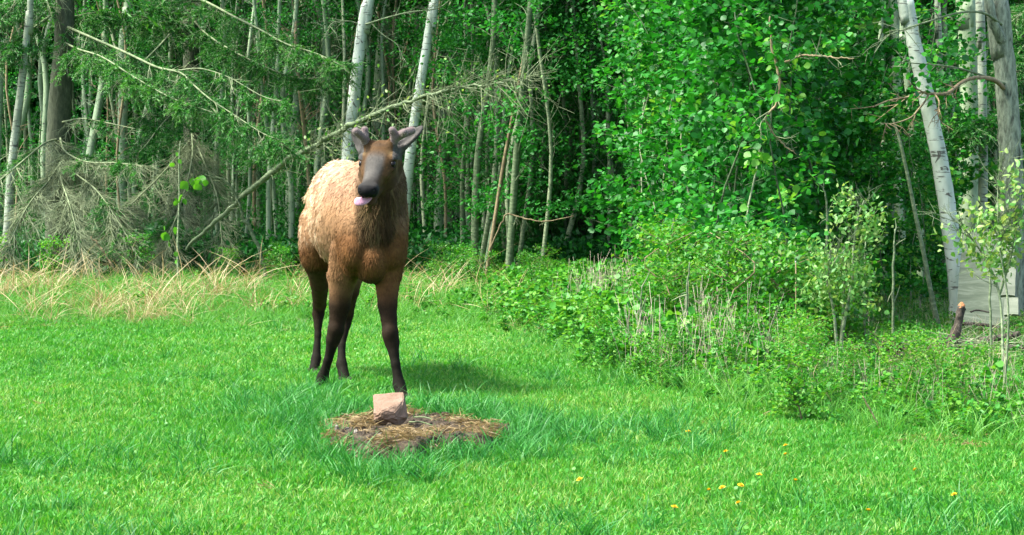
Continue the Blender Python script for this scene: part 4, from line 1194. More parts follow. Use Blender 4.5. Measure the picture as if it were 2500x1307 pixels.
def B(pts, w=(9, 2), **k): return dict(pts=pts, w=w, **k)
spruce([(140, 640, 29), (142, 350, 29), (150, 200, 29), (158, 0, 29)], [60, 58, 54, 46], [
    B([(150, 60, 29), (230, 95, 28.4), (310, 130, 27.8), (385, 165, 27.2), (440, 178, 26.8), (470, 205, 26.5), (510, 240, 26.2), (570, 280, 25.9), (640, 325, 25.6), (690, 345, 25.4)], (12, 2), n1=70, l1=.6, greenfrac=.72, g0=.2),
    B([(385, 165, 27.2), (430, 172, 27), (490, 168, 26.8), (560, 190, 26.5), (640, 235, 26.2), (700, 250, 26)], (6, 2), n1=34, l1=.5, greenfrac=.55, g0=.3),
    B([(150, 20, 29), (80, 70, 28.4), (10, 120, 27.9), (-60, 165, 27.5)], (10, 2), n1=40, l1=.6, greenfrac=.8),
    B([(150, 100, 29), (190, 120, 28), (250, 140, 27.2), (330, 190, 26.7), (420, 240, 26.3), (520, 275, 26)], (9, 2), n1=56, l1=.55, greenfrac=.8, g0=.1),
    B([(145, 340, 29), (110, 350, 28.2), (60, 390, 27.4), (0, 440, 26.8), (-60, 480, 26.4)], (9, 2), n1=40, l1=.6, greenfrac=.35, dead=.9),
    B([(145, 330, 29), (160, 370, 28.2), (210, 395, 27.5), (280, 398, 27), (350, 405, 26.5)], (9, 2), n1=56, l1=.6, greenfrac=.3, dead=.95, droop=-.2),
    B([(145, 380, 29), (180, 420, 28), (240, 470, 27.2), (300, 560, 26.8), (345, 640, 26.5)], (8, 2), n1=105, l1=.75, greenfrac=.05, dead=1, droop=-.5),
    B([(145, 400, 29), (120, 440, 28), (70, 500, 27.2), (30, 580, 26.8), (0, 650, 26.6)], (8, 2), n1=105, l1=.75, greenfrac=.12, dead=1, droop=-.5),
    B([(145, 390, 29), (150, 440, 27.8), (170, 500, 27), (190, 580, 26.6), (200, 650, 26.4)], (7, 2), n1=105, l1=.7, greenfrac=.06, dead=1, droop=-.5),
    B([(145, 300, 29), (200, 290, 28), (260, 300, 27.5), (330, 315, 27)], (7, 2), n1=20, l1=.4, greenfrac=.1, dead=.7),
    B([(150, -20, 29), (60, -5, 28.4), (-40, 30, 28)], (9, 2), n1=36, l1=.7, greenfrac=.85),
], "broad grey spruce trunk with long drooping half dead boughs")
spruce([(470, 640, 33), (468, 350, 33), (466, 100, 33), (465, -40, 33)], [40, 40, 38, 36], [
    B([(466, -10, 33), (510, 8, 31), (570, 40, 30), (630, 70, 29.2), (700, 108, 28.6), (770, 130, 28.2), (830, 158, 27.8)], (11, 2), n1=64, l1=.6, greenfrac=.78, g0=.35),
    B([(466, 40, 33), (500, 80, 31.5), (560, 120, 30.5), (640, 160, 29.8), (720, 190, 29.4), (790, 190, 29)], (9, 2), n1=54, l1=.6, greenfrac=.85),
    B([(466, 60, 33), (420, 60, 32), (340, 40, 31), (250, 30, 30.4), (180, 40, 30)], (9, 2), n1=50, l1=.6, greenfrac=.85),
    B([(466, 150, 33), (430, 190, 31.5), (380, 250, 30.3), (340, 300, 29.6)], (8, 2), n1=36, l1=.5, greenfrac=.4),
    B([(466, 190, 33), (500, 240, 31), (560, 310, 29.6), (620, 345, 28.8), (700, 365, 28.2)], (9, 2), n1=56, l1=.6, greenfrac=.8, g0=.2),
    B([(466, 250, 33), (430, 270, 31), (390, 310, 29.6), (360, 350, 28.8), (340, 372, 28.4)], (8, 2), n1=44, l1=.5, greenfrac=.75),
    B([(466, 300, 33), (470, 380, 31), (450, 470, 29.6), (420, 560, 28.6), (400, 640, 28)], (8, 2), n1=105, l1=.7, greenfrac=.05, dead=1, droop=-.4),
    B([(466, 320, 33), (500, 400, 31), (530, 480, 30), (540, 570, 29), (545, 640, 28.6)], (8, 2), n1=90, l1=.65, greenfrac=.03, dead=1, droop=-.4),
    B([(466, 340, 33), (400, 420, 31), (340, 480, 29.8), (300, 520, 29), (260, 560, 28.5)], (7, 2), n1=90, l1=.65, greenfrac=.08, dead=1, droop=-.4),
    B([(466, -40, 33), (420, -10, 32), (380, 20, 31.4)], (8, 2), n1=30, l1=.6, greenfrac=.9),
    B([(466, 20, 33), (400, 100, 31), (340, 160, 30), (290, 200, 29.4)], (9, 2), n1=44, l1=.55, greenfrac=.7),
], "darker spruce standing deeper in the wood with living needle boughs")
spruce([(2560, 640, 23), (2558, 350, 23), (2556, 100, 23), (2555, -40, 23)], [50, 50, 46, 42], [
    B([(2556, 230, 23), (2510, 250, 22), (2460, 270, 21), (2410, 290, 20.4), (2340, 305, 20)], (9, 2), n1=46, l1=.5, greenfrac=.9),
    B([(2556, 60, 23), (2510, 100, 22), (2470, 150, 21.2), (2440, 170, 20.8)], (8, 2), n1=34, l1=.5, greenfrac=.85),
    B([(2556, 330, 23), (2520, 370, 22), (2480, 410, 21.3)], (8, 2), n1=30, l1=.5, greenfrac=.85),
    B([(2556, -20, 23), (2520, 10, 22), (2490, 40, 21.3)], (8, 2), n1=30, l1=.5, greenfrac=.9),
], "spruce at the wood's right end reaching a bough over the poplars")
spruce([(1420, 660, 31), (1422, 400, 31), (1424, 260, 31)], [24, 20, 10], [
    B([(1422, y, 31), (1422 + dx * .5, y + 22, 30.5), (1422 + dx, y + 60, 30)], (6, 1.5), n1=30, l1=.5, greenfrac=.95, g0=0) for y, dx in
    ((420, -110), (440, 120), (470, -150), (490, 160), (530, -130), (545, 170), (580, -100), (590, 190), (610, 120))
], "small dark spruce growing in the shaded hollow of the wood", H=3.1)

# ---------------------------------------------------------------- repeated slender stems of the wood
def stem_mesh(seed, H, r0, bend, mat, twn=24):
    r = np.random.default_rng(seed)
    P = [np.zeros(3)]
    for k in range(1, 6): P.append(np.array([0, 0, H * k / 5]) + r.normal(0, bend * k / 5, 3) * [1, 1, 0])
    path = smooth_path(P, 20); mb = MB()
    tube(mb, path, np.linspace(r0 * 1.15, r0 * .45, 20), 6, wob=.06, var=r.random())
    spread_twigs(mb, path[3:18], twn, .55, droop=.25, r=.007)
    return mb.mesh("stem", mat), path[-1]
def leafy_mesh(seed, H, z0, n, size, spread, mat, shape='oval'):
    r = np.random.default_rng(seed); mb = MB()
    nb = 34
    zb = z0 + (H - z0) * r.random(nb); th = r.random(nb) * 6.28; L = spread * (.5 + .8 * r.random(nb))
    k = n // nb
    t = .25 + .75 * r.random((nb, k))
    pos = np.stack([np.cos(th)[:, None] * L[:, None] * t, np.sin(th)[:, None] * L[:, None] * t, zb[:, None] + .25 * L[:, None] * t], -1).reshape(-1, 3)
    pos += r.normal(0, .07, pos.shape)
    d = r.standard_normal(pos.shape); d[:, 2] = -.2 - .4 * np.abs(d[:, 2])
    nr = r.standard_normal(pos.shape) * .7; nr[:, 2] += 1.0
    tone = np.clip(np.repeat(r.normal(.5, .15, nb), k) + r.normal(0, .2, nb * k), 0, 1)
    leaves(mb, pos, d, nr, size * (.6 + .7 * r.random(len(pos))), shape, tone)
    a = np.stack([np.zeros(nb), np.zeros(nb), zb - .05], -1); b = np.stack([np.cos(th) * L, np.sin(th) * L, zb + .25 * L], -1)
    return mb.mesh("leaves", mat), np.stack([a, b], 1)

GREY = [stem_mesh(s, 8.5, r0, .30, M[m_], tw) for s, r0, m_, tw in ((1, .040, 'greystem', 26), (2, .052, 'aspen_bark', 20), (3, .032, 'greystem', 34), (4, .060, 'aspen_bark', 16), (5, .026, 'brownstem', 30), (6, .036, 'aspen_bark', 30))]
UNDER = [leafy_mesh(s, 7.0, .2, 1500, .055, .8, M['alderleaf']) for s in (11, 12, 13)]
UNDER_T = [leafy_mesh(s, 7.5, .9, 2500, .07, 1.05, M['alderleaf']) for s in (17, 18, 19)]
UNDER_D = [leafy_mesh(s, 7.0, .2, 1900, .065, .95, M['alderleaf']) for s in (14, 15, 16)]
STEM_LAB = "slender bare grey stem in the crowded stand behind the elk"
def place_stem(x, y, kind, leafset, label, group, sc=1.0, tilt=.06, cat="tree", name="young_tree", crown=True, lean=None):
    if label is None:
        look = ("thin grey", "smooth green barked", "wiry grey", "stout smooth green barked", "thin brown", "pale green barked")[kind]
        label = "slender %s %s stem %s" % ("leafy" if leafset else "bare", look, "shaded behind the spruce boughs" if "spruce" in group else "in the crowded stand behind the elk")
    root = empty(name, (x, y, 0), label, cat, group)
    root.rotation_euler = (RNG.normal(0, tilt), RNG.normal(0.03, tilt) if lean is None else lean, RNG.random() * 6.28 if lean is None else 0)
    me, top = GREY[kind]
    t = link("trunk", me, root); t.scale = (sc * RNG.uniform(.8, 1.35),) * 2 + (sc,); t.rotation_euler[2] = RNG.random() * 6.28
    if leafset:
        l = link("foliage", leafset[RNG.integers(len(leafset))][0], root); l.rotation_euler[2] = RNG.random() * 6.28; l.scale = (sc,) * 3
        tag(l, kind="stuff")
    if crown:
        c = link("crown", CROWNS[RNG.integers(3)], root); c.location = (float(top[0]), float(top[1]), 8.3 * sc); c.scale = (.75, .75, .8); c.rotation_euler[2] = RNG.random() * 6.28
        tag(c, kind="stuff")
    return root
def wedge_pts(n, y0, y1, px0, px1, mind):
    out = []
    for _ in range(n * 40):
        y = math.sqrt(RNG.uniform(y0 * y0, y1 * y1)); x = (RNG.uniform(px0, px1) - CX) / FPX * y
        if all((x - a) ** 2 + (y - b) ** 2 > mind * mind for a, b in out): out.append((x, y))
        if len(out) == n: break
    return out
for x, y in wedge_pts(120, 30, 47, 560, 1230, .36):
    place_stem(x, y, RNG.integers(6), UNDER if RNG.random() < .75 else None, None, "crowded stems behind the elk", RNG.uniform(.8, 1.15), .05, crown=RNG.random() < .15)
for x, y in wedge_pts(48, 31, 46, -350, 560, .6):
    place_stem(x, y, RNG.integers(6), UNDER if RNG.random() < .6 else None, None, "stems behind the spruces", RNG.uniform(.85, 1.2), .05, crown=RNG.random() < .3)
for x, y in wedge_pts(84, 28.5, 46, 1110, 2250, .5):
    place_stem(x, y, RNG.integers(6), UNDER_D, "small leaved young tree filling the shaded middle of the wood", "leafy young trees in the shaded wood", RNG.uniform(.85, 1.2), .06)
for x, y in wedge_pts(36, 26.5, 33, 1120, 1640, .48):
    place_stem(x, y, (0, 2)[RNG.integers(2)], UNDER_T, "bright leafy young tree spreading its leaves over the dark hollow", "leafy trees over the hollow", RNG.uniform(.9, 1.1), .05, crown=False)
for x, y in wedge_pts(22, 28, 44, 2200, 2900, .8):
    place_stem(x, y, RNG.integers(6), UNDER_D, "small leaved young tree in the shade behind the pale poplars", "leafy young trees behind the poplars", RNG.uniform(.85, 1.2), .05)

# ---------------------------------------------------------------- leafy aspen saplings on the right
def sapling_variant(seed, H, n, size, spread, mat, shape, stem='brownstem', z0=.15):
    lm, br = leafy_mesh(seed, H, z0, n, size, spread, mat, shape)
    r = np.random.default_rng(seed); mb = MB()
    P = [np.zeros(3)] + [np.array([0, 0, H * k / 4]) + r.normal(0, .06 * k, 3) * [1, 1, 0] for k in range(1, 5)]
    tube(mb, smooth_path(P, 14), np.linspace(.014, .004, 14), 5, var=r.random())
    twigs(mb, br, .0035, .0015, .5)
    return mb.mesh("stem", M[stem]), lm
ASP = [sapling_variant(s, 4.6, 1500, .078, .62, M['aspenleaf'], 'round', 'greystem') for s in (21, 22, 23, 24)]
ROSE = [sapling_variant(s, 1.25, 900, .064, .42, M['shrubleaf'], 'round' if s % 2 else 'oval', z0=.12) for s in (31, 32, 33, 34)]
WIL = [sapling_variant(s, 1.5, 480, .062, .30, M['willowleaf'], 'long', 'greystem', .7) for s in (41, 42)]
def place_sap(var, x, y, label, group, name, cat, sc=1.0, tilt=.06):
    root = empty(name, (x, y, 0), label, cat, group)
    root.rotation_euler = (RNG.normal(0, tilt), RNG.normal(0, tilt), RNG.random() * 6.28); root.scale = (sc,) * 3
    st, lf = var
    link("stem", st, root); tag(link("foliage", lf, root), kind="stuff")
    return root
for x, y in wedge_pts(46, 15.5, 24, 1720, 2150, .36):
    if x / y * FPX + CX > 1960 + max(0, (y - 16) * 24): continue
    place_sap(ASP[RNG.integers(4)], x, y, "tall leafy aspen sapling in the bright thicket behind the shrubs", "aspen saplings in the bright thicket", "aspen_sapling", "sapling", RNG.uniform(.8, 1.15))
for x, y in wedge_pts(22, 20, 28, 1560, 1800, .42):
    place_sap(ASP[RNG.integers(4)], x, y, "leafy aspen sapling between the dark hollow and the bright thicket", "aspen saplings beside the hollow", "aspen_sapling", "sapling", RNG.uniform(.85, 1.15))
for x, y in wedge_pts(10, 19, 25, 2150, 2330, .5):
    place_sap(ASP[RNG.integers(4)], x, y, "leafy aspen sapling in shade around the white leaning birch", "aspen saplings around the leaning birch", "aspen_sapling", "sapling", RNG.uniform(.5, .8))
for x, y in wedge_pts(40, 14.6, 19, 1580, 2080, .28):
    place_sap(ROSE[RNG.integers(4)], x, y, "low bright green leafy shrub at the foot of the aspen thicket", "low shrubs at the foot of the thicket", "leafy_shrub", "shrub", RNG.uniform(.42, .8), .1)
for x, y in wedge_pts(24, 11.8, 15.5, 1440, 2000, .3):
    place_sap(ROSE[RNG.integers(4)], x, y, "knee high leafy shrub pushing out into the mown lawn", "knee high shrubs by the lawn", "leafy_shrub", "shrub", RNG.uniform(.24, .38), .1)
for x, y in wedge_pts(22, 10.2, 12.2, 1950, 2800, .22):
    place_sap(ROSE[RNG.integers(4)], x, y, "low leafy shrub among the weeds in front of the brush heap", "low shrubs before the brush heap", "leafy_shrub", "shrub", RNG.uniform(.22, .36), .1)
for x, y in wedge_pts(14, 23, 27.5, 1050, 1420, .5):
    place_sap(ROSE[RNG.integers(4)], x, y, "small green shrub in front of the dark hollow", "small shrubs before the hollow", "leafy_shrub", "shrub", RNG.uniform(.28, .48), .1)
for x, y in wedge_pts(8, 25.5, 28, -100, 700, .6):
    place_sap(ROSE[RNG.integers(4)], x, y, "small green shrub under the dead spruce twigs", "small shrubs under the spruce", "leafy_shrub", "shrub", RNG.uniform(.35, .6), .1)

# two taller willows with pale leaves, stems as in the photo
def willow(pts, w, label, nleaf, extra=(), spread=.17):
    q = [W(*p) for p in pts]; base = np.array([q[0][0], q[0][1], 0]); root = empty("willow_shrub", base, label, "shrub")
    lb = MB()
    for k, (pp, ww) in enumerate([(pts, w)] + list(extra)):
        qq = [W(*p) for p in pp]; pa = smooth_path(qq, 20); mb = MB()
        tube(mb, pa, np.linspace(ww[0], ww[1], 20) / FPX * pp[0][2] / 2, 6, wob=.05, var=.7)
        spread_twigs(mb, pa[8:], 22, .30, droop=.35, r=.003)
        link("stem", mb.mesh("stem", M['greystem'], True, base), root)
        m_ = nleaf; i = RNG.integers(8, 20, m_); c = pa[i] + RNG.normal(0, spread, (m_, 3)) * [1, 1, .8]
        cl = c[RNG.integers(0, m_ // 30, m_)] * .7 + c * .3
        leaves(lb, cl + RNG.normal(0, .03, cl.shape), rand_dirs(m_, .5), rand_dirs(m_, .6), .034 + .022 * RNG.random(m_), 'oval', RNG.random(m_))
    tag(link("foliage", lb.mesh("foliage", M['willowleaf'], True, base), root), kind="stuff")
willow([(2050, 880, 14.2), (2060, 790, 14.2), (2078, 700, 14.2), (2085, 600, 14.2), (2095, 530, 14.2), (2110, 490, 14.2)], (11, 4), "pale leaved willow with a crooked grey stem before the dark trunks", 560,
       [([(2045, 860, 14.1), (2035, 760, 14.1), (2020, 690, 14.1), (2030, 640, 14.1)], (9, 3)), ([(2050, 870, 14.2), (2058, 760, 14.3), (2060, 680, 14.3), (2050, 640, 14.3)], (8, 3))])
willow([(2445, 990, 11.2), (2448, 850, 11.3), (2440, 720, 11.4), (2410, 640, 11.5), (2370, 580, 11.5), (2340, 545, 11.5)], (8, 3), "pale leaved willow growing in front of the weathered board", 260,
       [([(2450, 980, 11.2), (2462, 760, 11.2), (2440, 600, 11.2), (2436, 480, 11.2), (2440, 410, 11.2)], (6, 2)), ([(2440, 720, 11.4), (2470, 620, 11.3), (2480, 530, 11.3)], (7, 3))], .13)
for pts, w, lab in (([(1943, 800, 14.6), (1942, 720, 14.6), (1941, 640, 14.6)], [6, 5, 4], None),):
    pass
for px, y0_, y1_, Y in ((2112, 800, 590, 14.6), (1918, 985, 880, 11.6), (1560, 870, 700, 13.5), (1775, 700, 560, 16), (2010, 650, 440, 16.5), (1680, 830, 640, 14), (2180, 720, 560, 15.5), (1840, 780, 610, 15), (2420, 760, 560, 12.2), (1640, 690, 520, 17)):
    q0 = G(px, 470 + 5850 / Y)
    lab = "upright thin bare grey stalk standing in the thicket"
    d_ = RNG.normal(0, 12, 3)
    stick("bare_stalk", [(px, 470 + 5850 / Y, Y), (px + d_[0] * .4, (y0_ + y1_) / 2, Y), (px + d_[1] * .7, y1_, Y)], [7, 6, 3], M['greystem'], lab, "dead stem", tw=4, tl=.15, sides=5, group="bare stalks in the thicket", levels=1)
# ---------------------------------------------------------------- mineral rock and what lies on the mound
def top_of_mound(x, y): return float(mound_h(np.array([x]), np.array([y]))[0] + ground_h(np.array([x]), np.array([y]))[0])
M['rock'] = noise_mat("mineral_rock", [(0.3, (.14, .085, .052)), (0.55, (.215, .145, .10)), (0.75, (.29, .21, .155))], (9, 9, 9), bump=0.5, bscale=70, rough=0.9, detail=8)
import bmesh
rc = G(952, 1040, 0.09); rc[2] = top_of_mound(rc[0], rc[1] + .08)
YR = rc[1]
def RP(px, py, Y): return W(px, py, Y)
rock_pts = [RP(909, 972, YR + .15), RP(986, 967, YR + .17), RP(984, 990, YR + .055), RP(934, 1013, YR - .01),
            RP(914, 1020, YR + .05), RP(990, 1022, YR + .07), RP(924, 1046, YR + .08), RP(941, 1051, YR + .06), RP(968, 1051, YR + .07), RP(988, 1040, YR + .11), RP(917, 1036, YR + .03), RP(994, 1030, YR + .06),
            RP(920, 1030, YR + .20), RP(994, 1026, YR + .20), RP(962, 1018, YR + .0), RP(932, 1034, YR + .0), RP(970, 1032, YR + .01)]
bm = bmesh.new()
for p in rock_pts: bm.verts.new(p)
bmesh.ops.convex_hull(bm, input=bm.verts[:])
bmesh.ops.remove_doubles(bm, verts=bm.verts[:], dist=.002)
bmesh.ops.bevel(bm, geom=bm.edges[:], offset=.004, segments=2, affect='EDGES')
bmesh.ops.triangulate(bm, faces=bm.faces[:])
bmesh.ops.subdivide_edges(bm, edges=bm.edges[:], cuts=2, use_grid_fill=True)
bmesh.ops.triangulate(bm, faces=bm.faces[:])
bm.normal_update()
co = np.array([v.co[:] for v in bm.verts])
dz = (n3(co, .035, 12) - .5) * .010 + (n3(co, .012, 13) - .5) * .004
low = sstep(rc[2] + .085 - co[:, 2], 0, .06)
dz = dz * (1 + 2.2 * low)
for v, k in zip(bm.verts, dz): v.co += v.normal * float(k)
base = np.array([rc[0], YR + .08, rc[2] - .005])
dropz = min(v.co.z for v in bm.verts) - base[2]
for v in bm.verts: v.co -= Vector(base); v.co.z -= dropz
me = bpy.data.meshes.new("mineral_rock"); bm.to_mesh(me); bm.free()
me.materials.append(M['rock'])
for p in me.polygons: p.use_smooth = False
tag(link("mineral_rock", me, None, base), "pinkish tan angular mineral rock sitting on the bare dirt mound", "rock")

M['pale_stone'] = noise_mat("pale_stone", [(0.3, (.13, .115, .09)), (0.7, (.26, .24, .20))], (30, 30, 30), bump=.4)
def pebble(px, py, r, label, sq=(1, .7, .8), mat='pale_stone'):
    g = G(px, py, .10); z = top_of_mound(g[0], g[1])
    bm = bmesh.new(); bmesh.ops.create_icosphere(bm, subdivisions=3, radius=r)
    co = np.array([v.co[:] for v in bm.verts]); k = (n3(co + g, r * .9, 23) - .5) * r * .9
    for v, q in zip(bm.verts, k):
        v.co *= 1 + float(q) / r; v.co.x *= sq[0]; v.co.y *= sq[1]; v.co.z *= sq[2]
    me = bpy.data.meshes.new("pebble"); bm.to_mesh(me); bm.free(); me.materials.append(M[mat])
    o = link("pebble", me, None, (g[0], g[1], z + r * sq[2] * .55)); o.rotation_euler = (.2, .5, RNG.random() * 6)
    return tag(o, label, "stone")
pebble(823, 1063, .020, "upright pale stone at the left end of the dirt mound", (.65, .6, 1.15))
pebble(848, 1060, .016, "small white stone beside the upright stone on the mound", (1.2, .7, .5))
pebble(868, 1064, .013, "tiny grey stone between the white stone and the mineral rock", (1.1, .7, .6))
pebble(1017, 1064, .013, "tiny pale stone on the mound in front of the mineral rock", (1.2, .8, .7))
pebble(1048, 1066, .016, "reddish flat stone half sunk in the mound's straw", (1.4, .8, .4), 'rock')
pebble(925, 1068, .014, "flat grey stone low on the mound under the mineral rock", (1.5, .8, .4))
def mound_stick(a, b, w, label):
    p, q = G(*a, .10), G(*b, .10)
    for v in (p, q): v[2] = top_of_mound(v[0], v[1]) + .012
    m_ = (p + q) / 2 + np.array([0, .01, .008]); mb = MB(); tube(mb, smooth_path([p, m_, q], 8), np.linspace(w, w * .6, 8), 6, wob=.1, var=.15)
    o = link("stick", mb.mesh("stick", M['deadtwig'], True, p), None, p); tag(o, label, "stick")
mound_stick((1000, 1021), (1056, 1032), .0055, "thin grey stick lying on the mound beside the mineral rock")
mound_stick((1012, 1014), (1066, 1021), .0045, "second thinner stick lying behind the grey stick on the mound")
mound_stick((850, 1008), (900, 1030), .004, "short dark twig on the mound left of the mineral rock")

# ---------------------------------------------------------------- boards, brush and small things at the right
M['plywood'] = noise_mat("weathered_shaded_plywood", [(0.25, (.055, .075, .048)), (0.5, (.10, .125, .082)), (0.62, (.155, .185, .13)), (0.75, (.23, .26, .195))], (1.6, 1.6, 13), detail=8, bump=.4, dist=1.6)  # weathered grey, darkened and greened to carry the trees' shade in its colour
M['paleboard'] = noise_mat("shaded_pale_board", [(0.3, (.09, .11, .075)), (0.7, (.18, .20, .15))], (3, 3, 16), bump=.3)  # pale wood darkened, shade painted into its colour
def slab(name, c4, th, mat, label, cat, parent=None, nx=10, nz=14):
    """bent board through four corners (tl, tr, br, bl) with thickness and a ragged edge"""
    tl, tr, br, bl = [np.asarray(c, float) for c in c4]
    nrm = unit(np.cross(tr - tl, bl - tl)); nrm = nrm if nrm[1] < 0 else -nrm
    V = []
    for side in (0, 1):
        for i in range(nz + 1):
            for j in range(nx + 1):
                u, v = j / nx, i / nz
                p = (tl * (1 - u) + tr * u) * (1 - v) + (bl * (1 - u) + br * u) * v
                e = (.006 * RNG.standard_normal() if (i in (0, nz) or j in (0, nx)) and side == 0 else 0)
                V.append(p - nrm * th * side + nrm * .012 * math.sin(u * 3.1) + (tr - tl) * e)
    V = np.array(V); n1 = (nx + 1) * (nz + 1)
    V[n1:] = V[:n1] - nrm * th
    F = []
    for i in range(nz):
        for j in range(nx):
            a = i * (nx + 1) + j; q = [a, a + nx + 1, a + nx + 2, a + 1]
            F += [q, [n1 + x for x in q[::-1]]]
    rim = [j for j in range(nx + 1)] + [i * (nx + 1) + nx for i in range(1, nz + 1)] + [nz * (nx + 1) + j for j in range(nx - 1, -1, -1)] + [i * (nx + 1) for i in range(nz - 1, 0, -1)]
    for a, b in zip(rim, rim[1:] + rim[:1]): F.append([a, b, n1 + b, n1 + a])
    base = V.mean(0); base[2] = V[:, 2].min()
    o = link(name, MB().add(V, F).mesh(name, mat, False, base), parent, base)
    return tag(o, label, cat)
slab("weathered_board", [W(2350, 569, 17.3), W(2481, 563, 17.1), W(2455, 812, 16.5), W(2332, 796, 16.7)], .018, M['plywood'], "large weathered grey plywood board leaning against the big pale poplar", "board")
slab("pale_panel", [W(2443, 655, 16.0), W(2480, 652, 15.9), W(2478, 722, 15.7), W(2440, 722, 15.8)], .03, M['paleboard'], "small pale board standing in front of the weathered board's right edge", "board", nx=6, nz=6)
slab("pale_panel", [W(2452, 730, 15.6), W(2486, 727, 15.5), W(2486, 768, 15.4), W(2450, 770, 15.5)], .03, M['paleboard'], "second smaller pale board under the small pale board", "board", nx=6, nz=6)
M['cutwood'] = noise_mat("fresh_cut_wood", [(0.3, (.26, .095, .035)), (0.7, (.42, .21, .09))], (60, 60, 60))
M['darkbark'] = noise_mat("dark_rotten_bark", [(0.3, (.016, .014, .011)), (0.55, (.06, .05, .038)), (0.75, (.17, .145, .11))], (28, 28, 18), bump=.9)
# broken branch with the fresh orange end
pa = smooth_path([W(2255, 862, 14.6), W(2300, 850, 14.5), W(2325, 832, 14.5), W(2337, 800, 14.5), W(2343, 770, 14.5), W(2348, 748, 14.5)], 22)
base = np.array([pa[0][0], pa[0][1], 0.0]); root = empty("broken_branch", base, "dark rotten broken branch standing up with a fresh orange break", "branch")
mb = MB(); tube(mb, pa, np.interp(np.linspace(0, 1, 22), [0, .4, .7, 1], [.062, .050, .034, .030]), 9, wob=.12); link("wood", mb.mesh("wood", M['darkbark'], True, base), root)
mb = MB(); tube(mb, np.array([pa[-1] - [0, 0, .012], pa[-1] + [0, 0, .006], pa[-1] + [-.006, 0, .03]]), [.030, .028, .014], 7, wob=.2); link("broken_end", mb.mesh("broken_end", M['cutwood'], False, base), root)
# brush heap: separate logs, then the fine twigs as one mass
for a, b, w, lab in (((2150, 872, 14.2), (2420, 880, 14.0), .030, "pale split log lying along the front of the brush heap"),
                     ((2280, 845, 15.0), (2490, 815, 14.8), .034, "dark log lying across the back of the brush heap"),
                     ((2350, 870, 14.4), (2560, 850, 14.2), .028, "mossy log at the right end of the brush heap"),
                     ((2330, 790, 16.2), (2440, 800, 16.0), .016, "thin dark pole lying against the foot of the weathered board"),
                     ((2370, 762, 16.3), (2420, 764, 16.3), .008, "short dark stick across the weathered board")):
    p, q = W(*a), W(*b); p[2] = max(p[2], w * .8); q[2] = max(q[2], w * .8)
    m_ = (p + q) / 2 + RNG.normal(0, .02, 3); mb = MB(); tube(mb, smooth_path([p, m_, q], 12), np.linspace(w, w * .8, 12), 8, wob=.08)
    nm = "log" if w > .02 else "pole"
    tag(link(nm, mb.mesh(nm, M['darkbark'] if 'pale' not in lab else M['brownstem'], True, p), None, p), lab, nm)
mb = MB()
c = np.array([W(2330, 850, 14.4), W(2440, 850, 14.4), W(2240, 870, 14.3), W(2500, 870, 14.3)])
a = c[RNG.integers(0, 4, 230)] + RNG.normal(0, 1, (230, 3)) * [.25, .2, .05]; a[:, 2] = np.abs(a[:, 2]) + .01
d = rand_dirs(230); d[:, 2] = np.abs(d[:, 2]) * .35
twigs(mb, np.stack([a, a + d * (.1 + .35 * RNG.random((230, 1)))], 1), .006, .002, RNG.random(230))
tag(link("brush_twigs", mb.mesh("brush_twigs", M['deadtwig'], True)), "loose heap of dead brown twigs beneath the broken branch", "brush", kind="stuff")
# dark round pot lying on its side
M['pot'] = noise_mat("black_pot", [(0.3, (.008, .009, .008)), (0.7, (.022, .024, .02))], (20, 20, 20), rough=.5)
pc = W(2186, 842, 14.0); prof = [(.0, .052), (.14, .060), (.145, .066), (.165, .067), (.165, .060), (.145, .056), (.01, .046)]
V, seg = [], 24
axd = unit(np.array([-.25, -1, .05])); sx = unit(np.cross(axd, UPV)); sz = np.cross(sx, axd)
for (l, r) in prof:
    for k in range(seg):
        th = k * 2 * math.pi / seg; V.append(pc + axd * (l - .1) + (sx * math.cos(th) + sz * math.sin(th)) * r)
F = [[i * seg + k, i * seg + (k + 1) % seg, (i + 1) * seg + (k + 1) % seg, (i + 1) * seg + k] for i in range(len(prof) - 1) for k in range(seg)]
mb = MB().add(np.array(V), F); mb.f.append(np.array([list(range((len(prof) - 1) * seg, len(prof) * seg))], np.int32)); mb.f.append(np.array([list(range(seg))[::-1]], np.int32))
b0 = pc.copy(); b0[2] -= .067
dz_ = b0[2] - .0
tag(link("plant_pot", mb.mesh("plant_pot", M['pot'], True, b0), None, (b0[0], b0[1], max(0.0, min(b0[2], .05)))), "small black round pot lying on its side in the weeds", "pot")
# stake with a white top
st0 = W(1943, 640, 14.4); base = np.array([st0[0], st0[1], 0]); root = empty("marker_stake", base, "thin pinkish stake with a small white top in the shrubs", "stake")
mb = MB(); tube(mb, np.array([[base[0], base[1], 0], [base[0] + .003, base[1], st0[2] * .5], st0]), [.006, .006, .005], 6); link("stake", mb.mesh("stake", M['brownstem'], True, base), root)
M['white'] = noise_mat("white_cap", [(0.3, (.6, .6, .58)), (0.7, (.75, .75, .73))], (30, 30, 30), rough=.5)
mb = MB(); tube(mb, np.array([st0 - [0, 0, .003], st0 + [0, 0, .012], st0 + [0, 0, .026]]), [.007, .008, .005], 8); link("cap", mb.mesh("cap", M['white'], True, base), root)

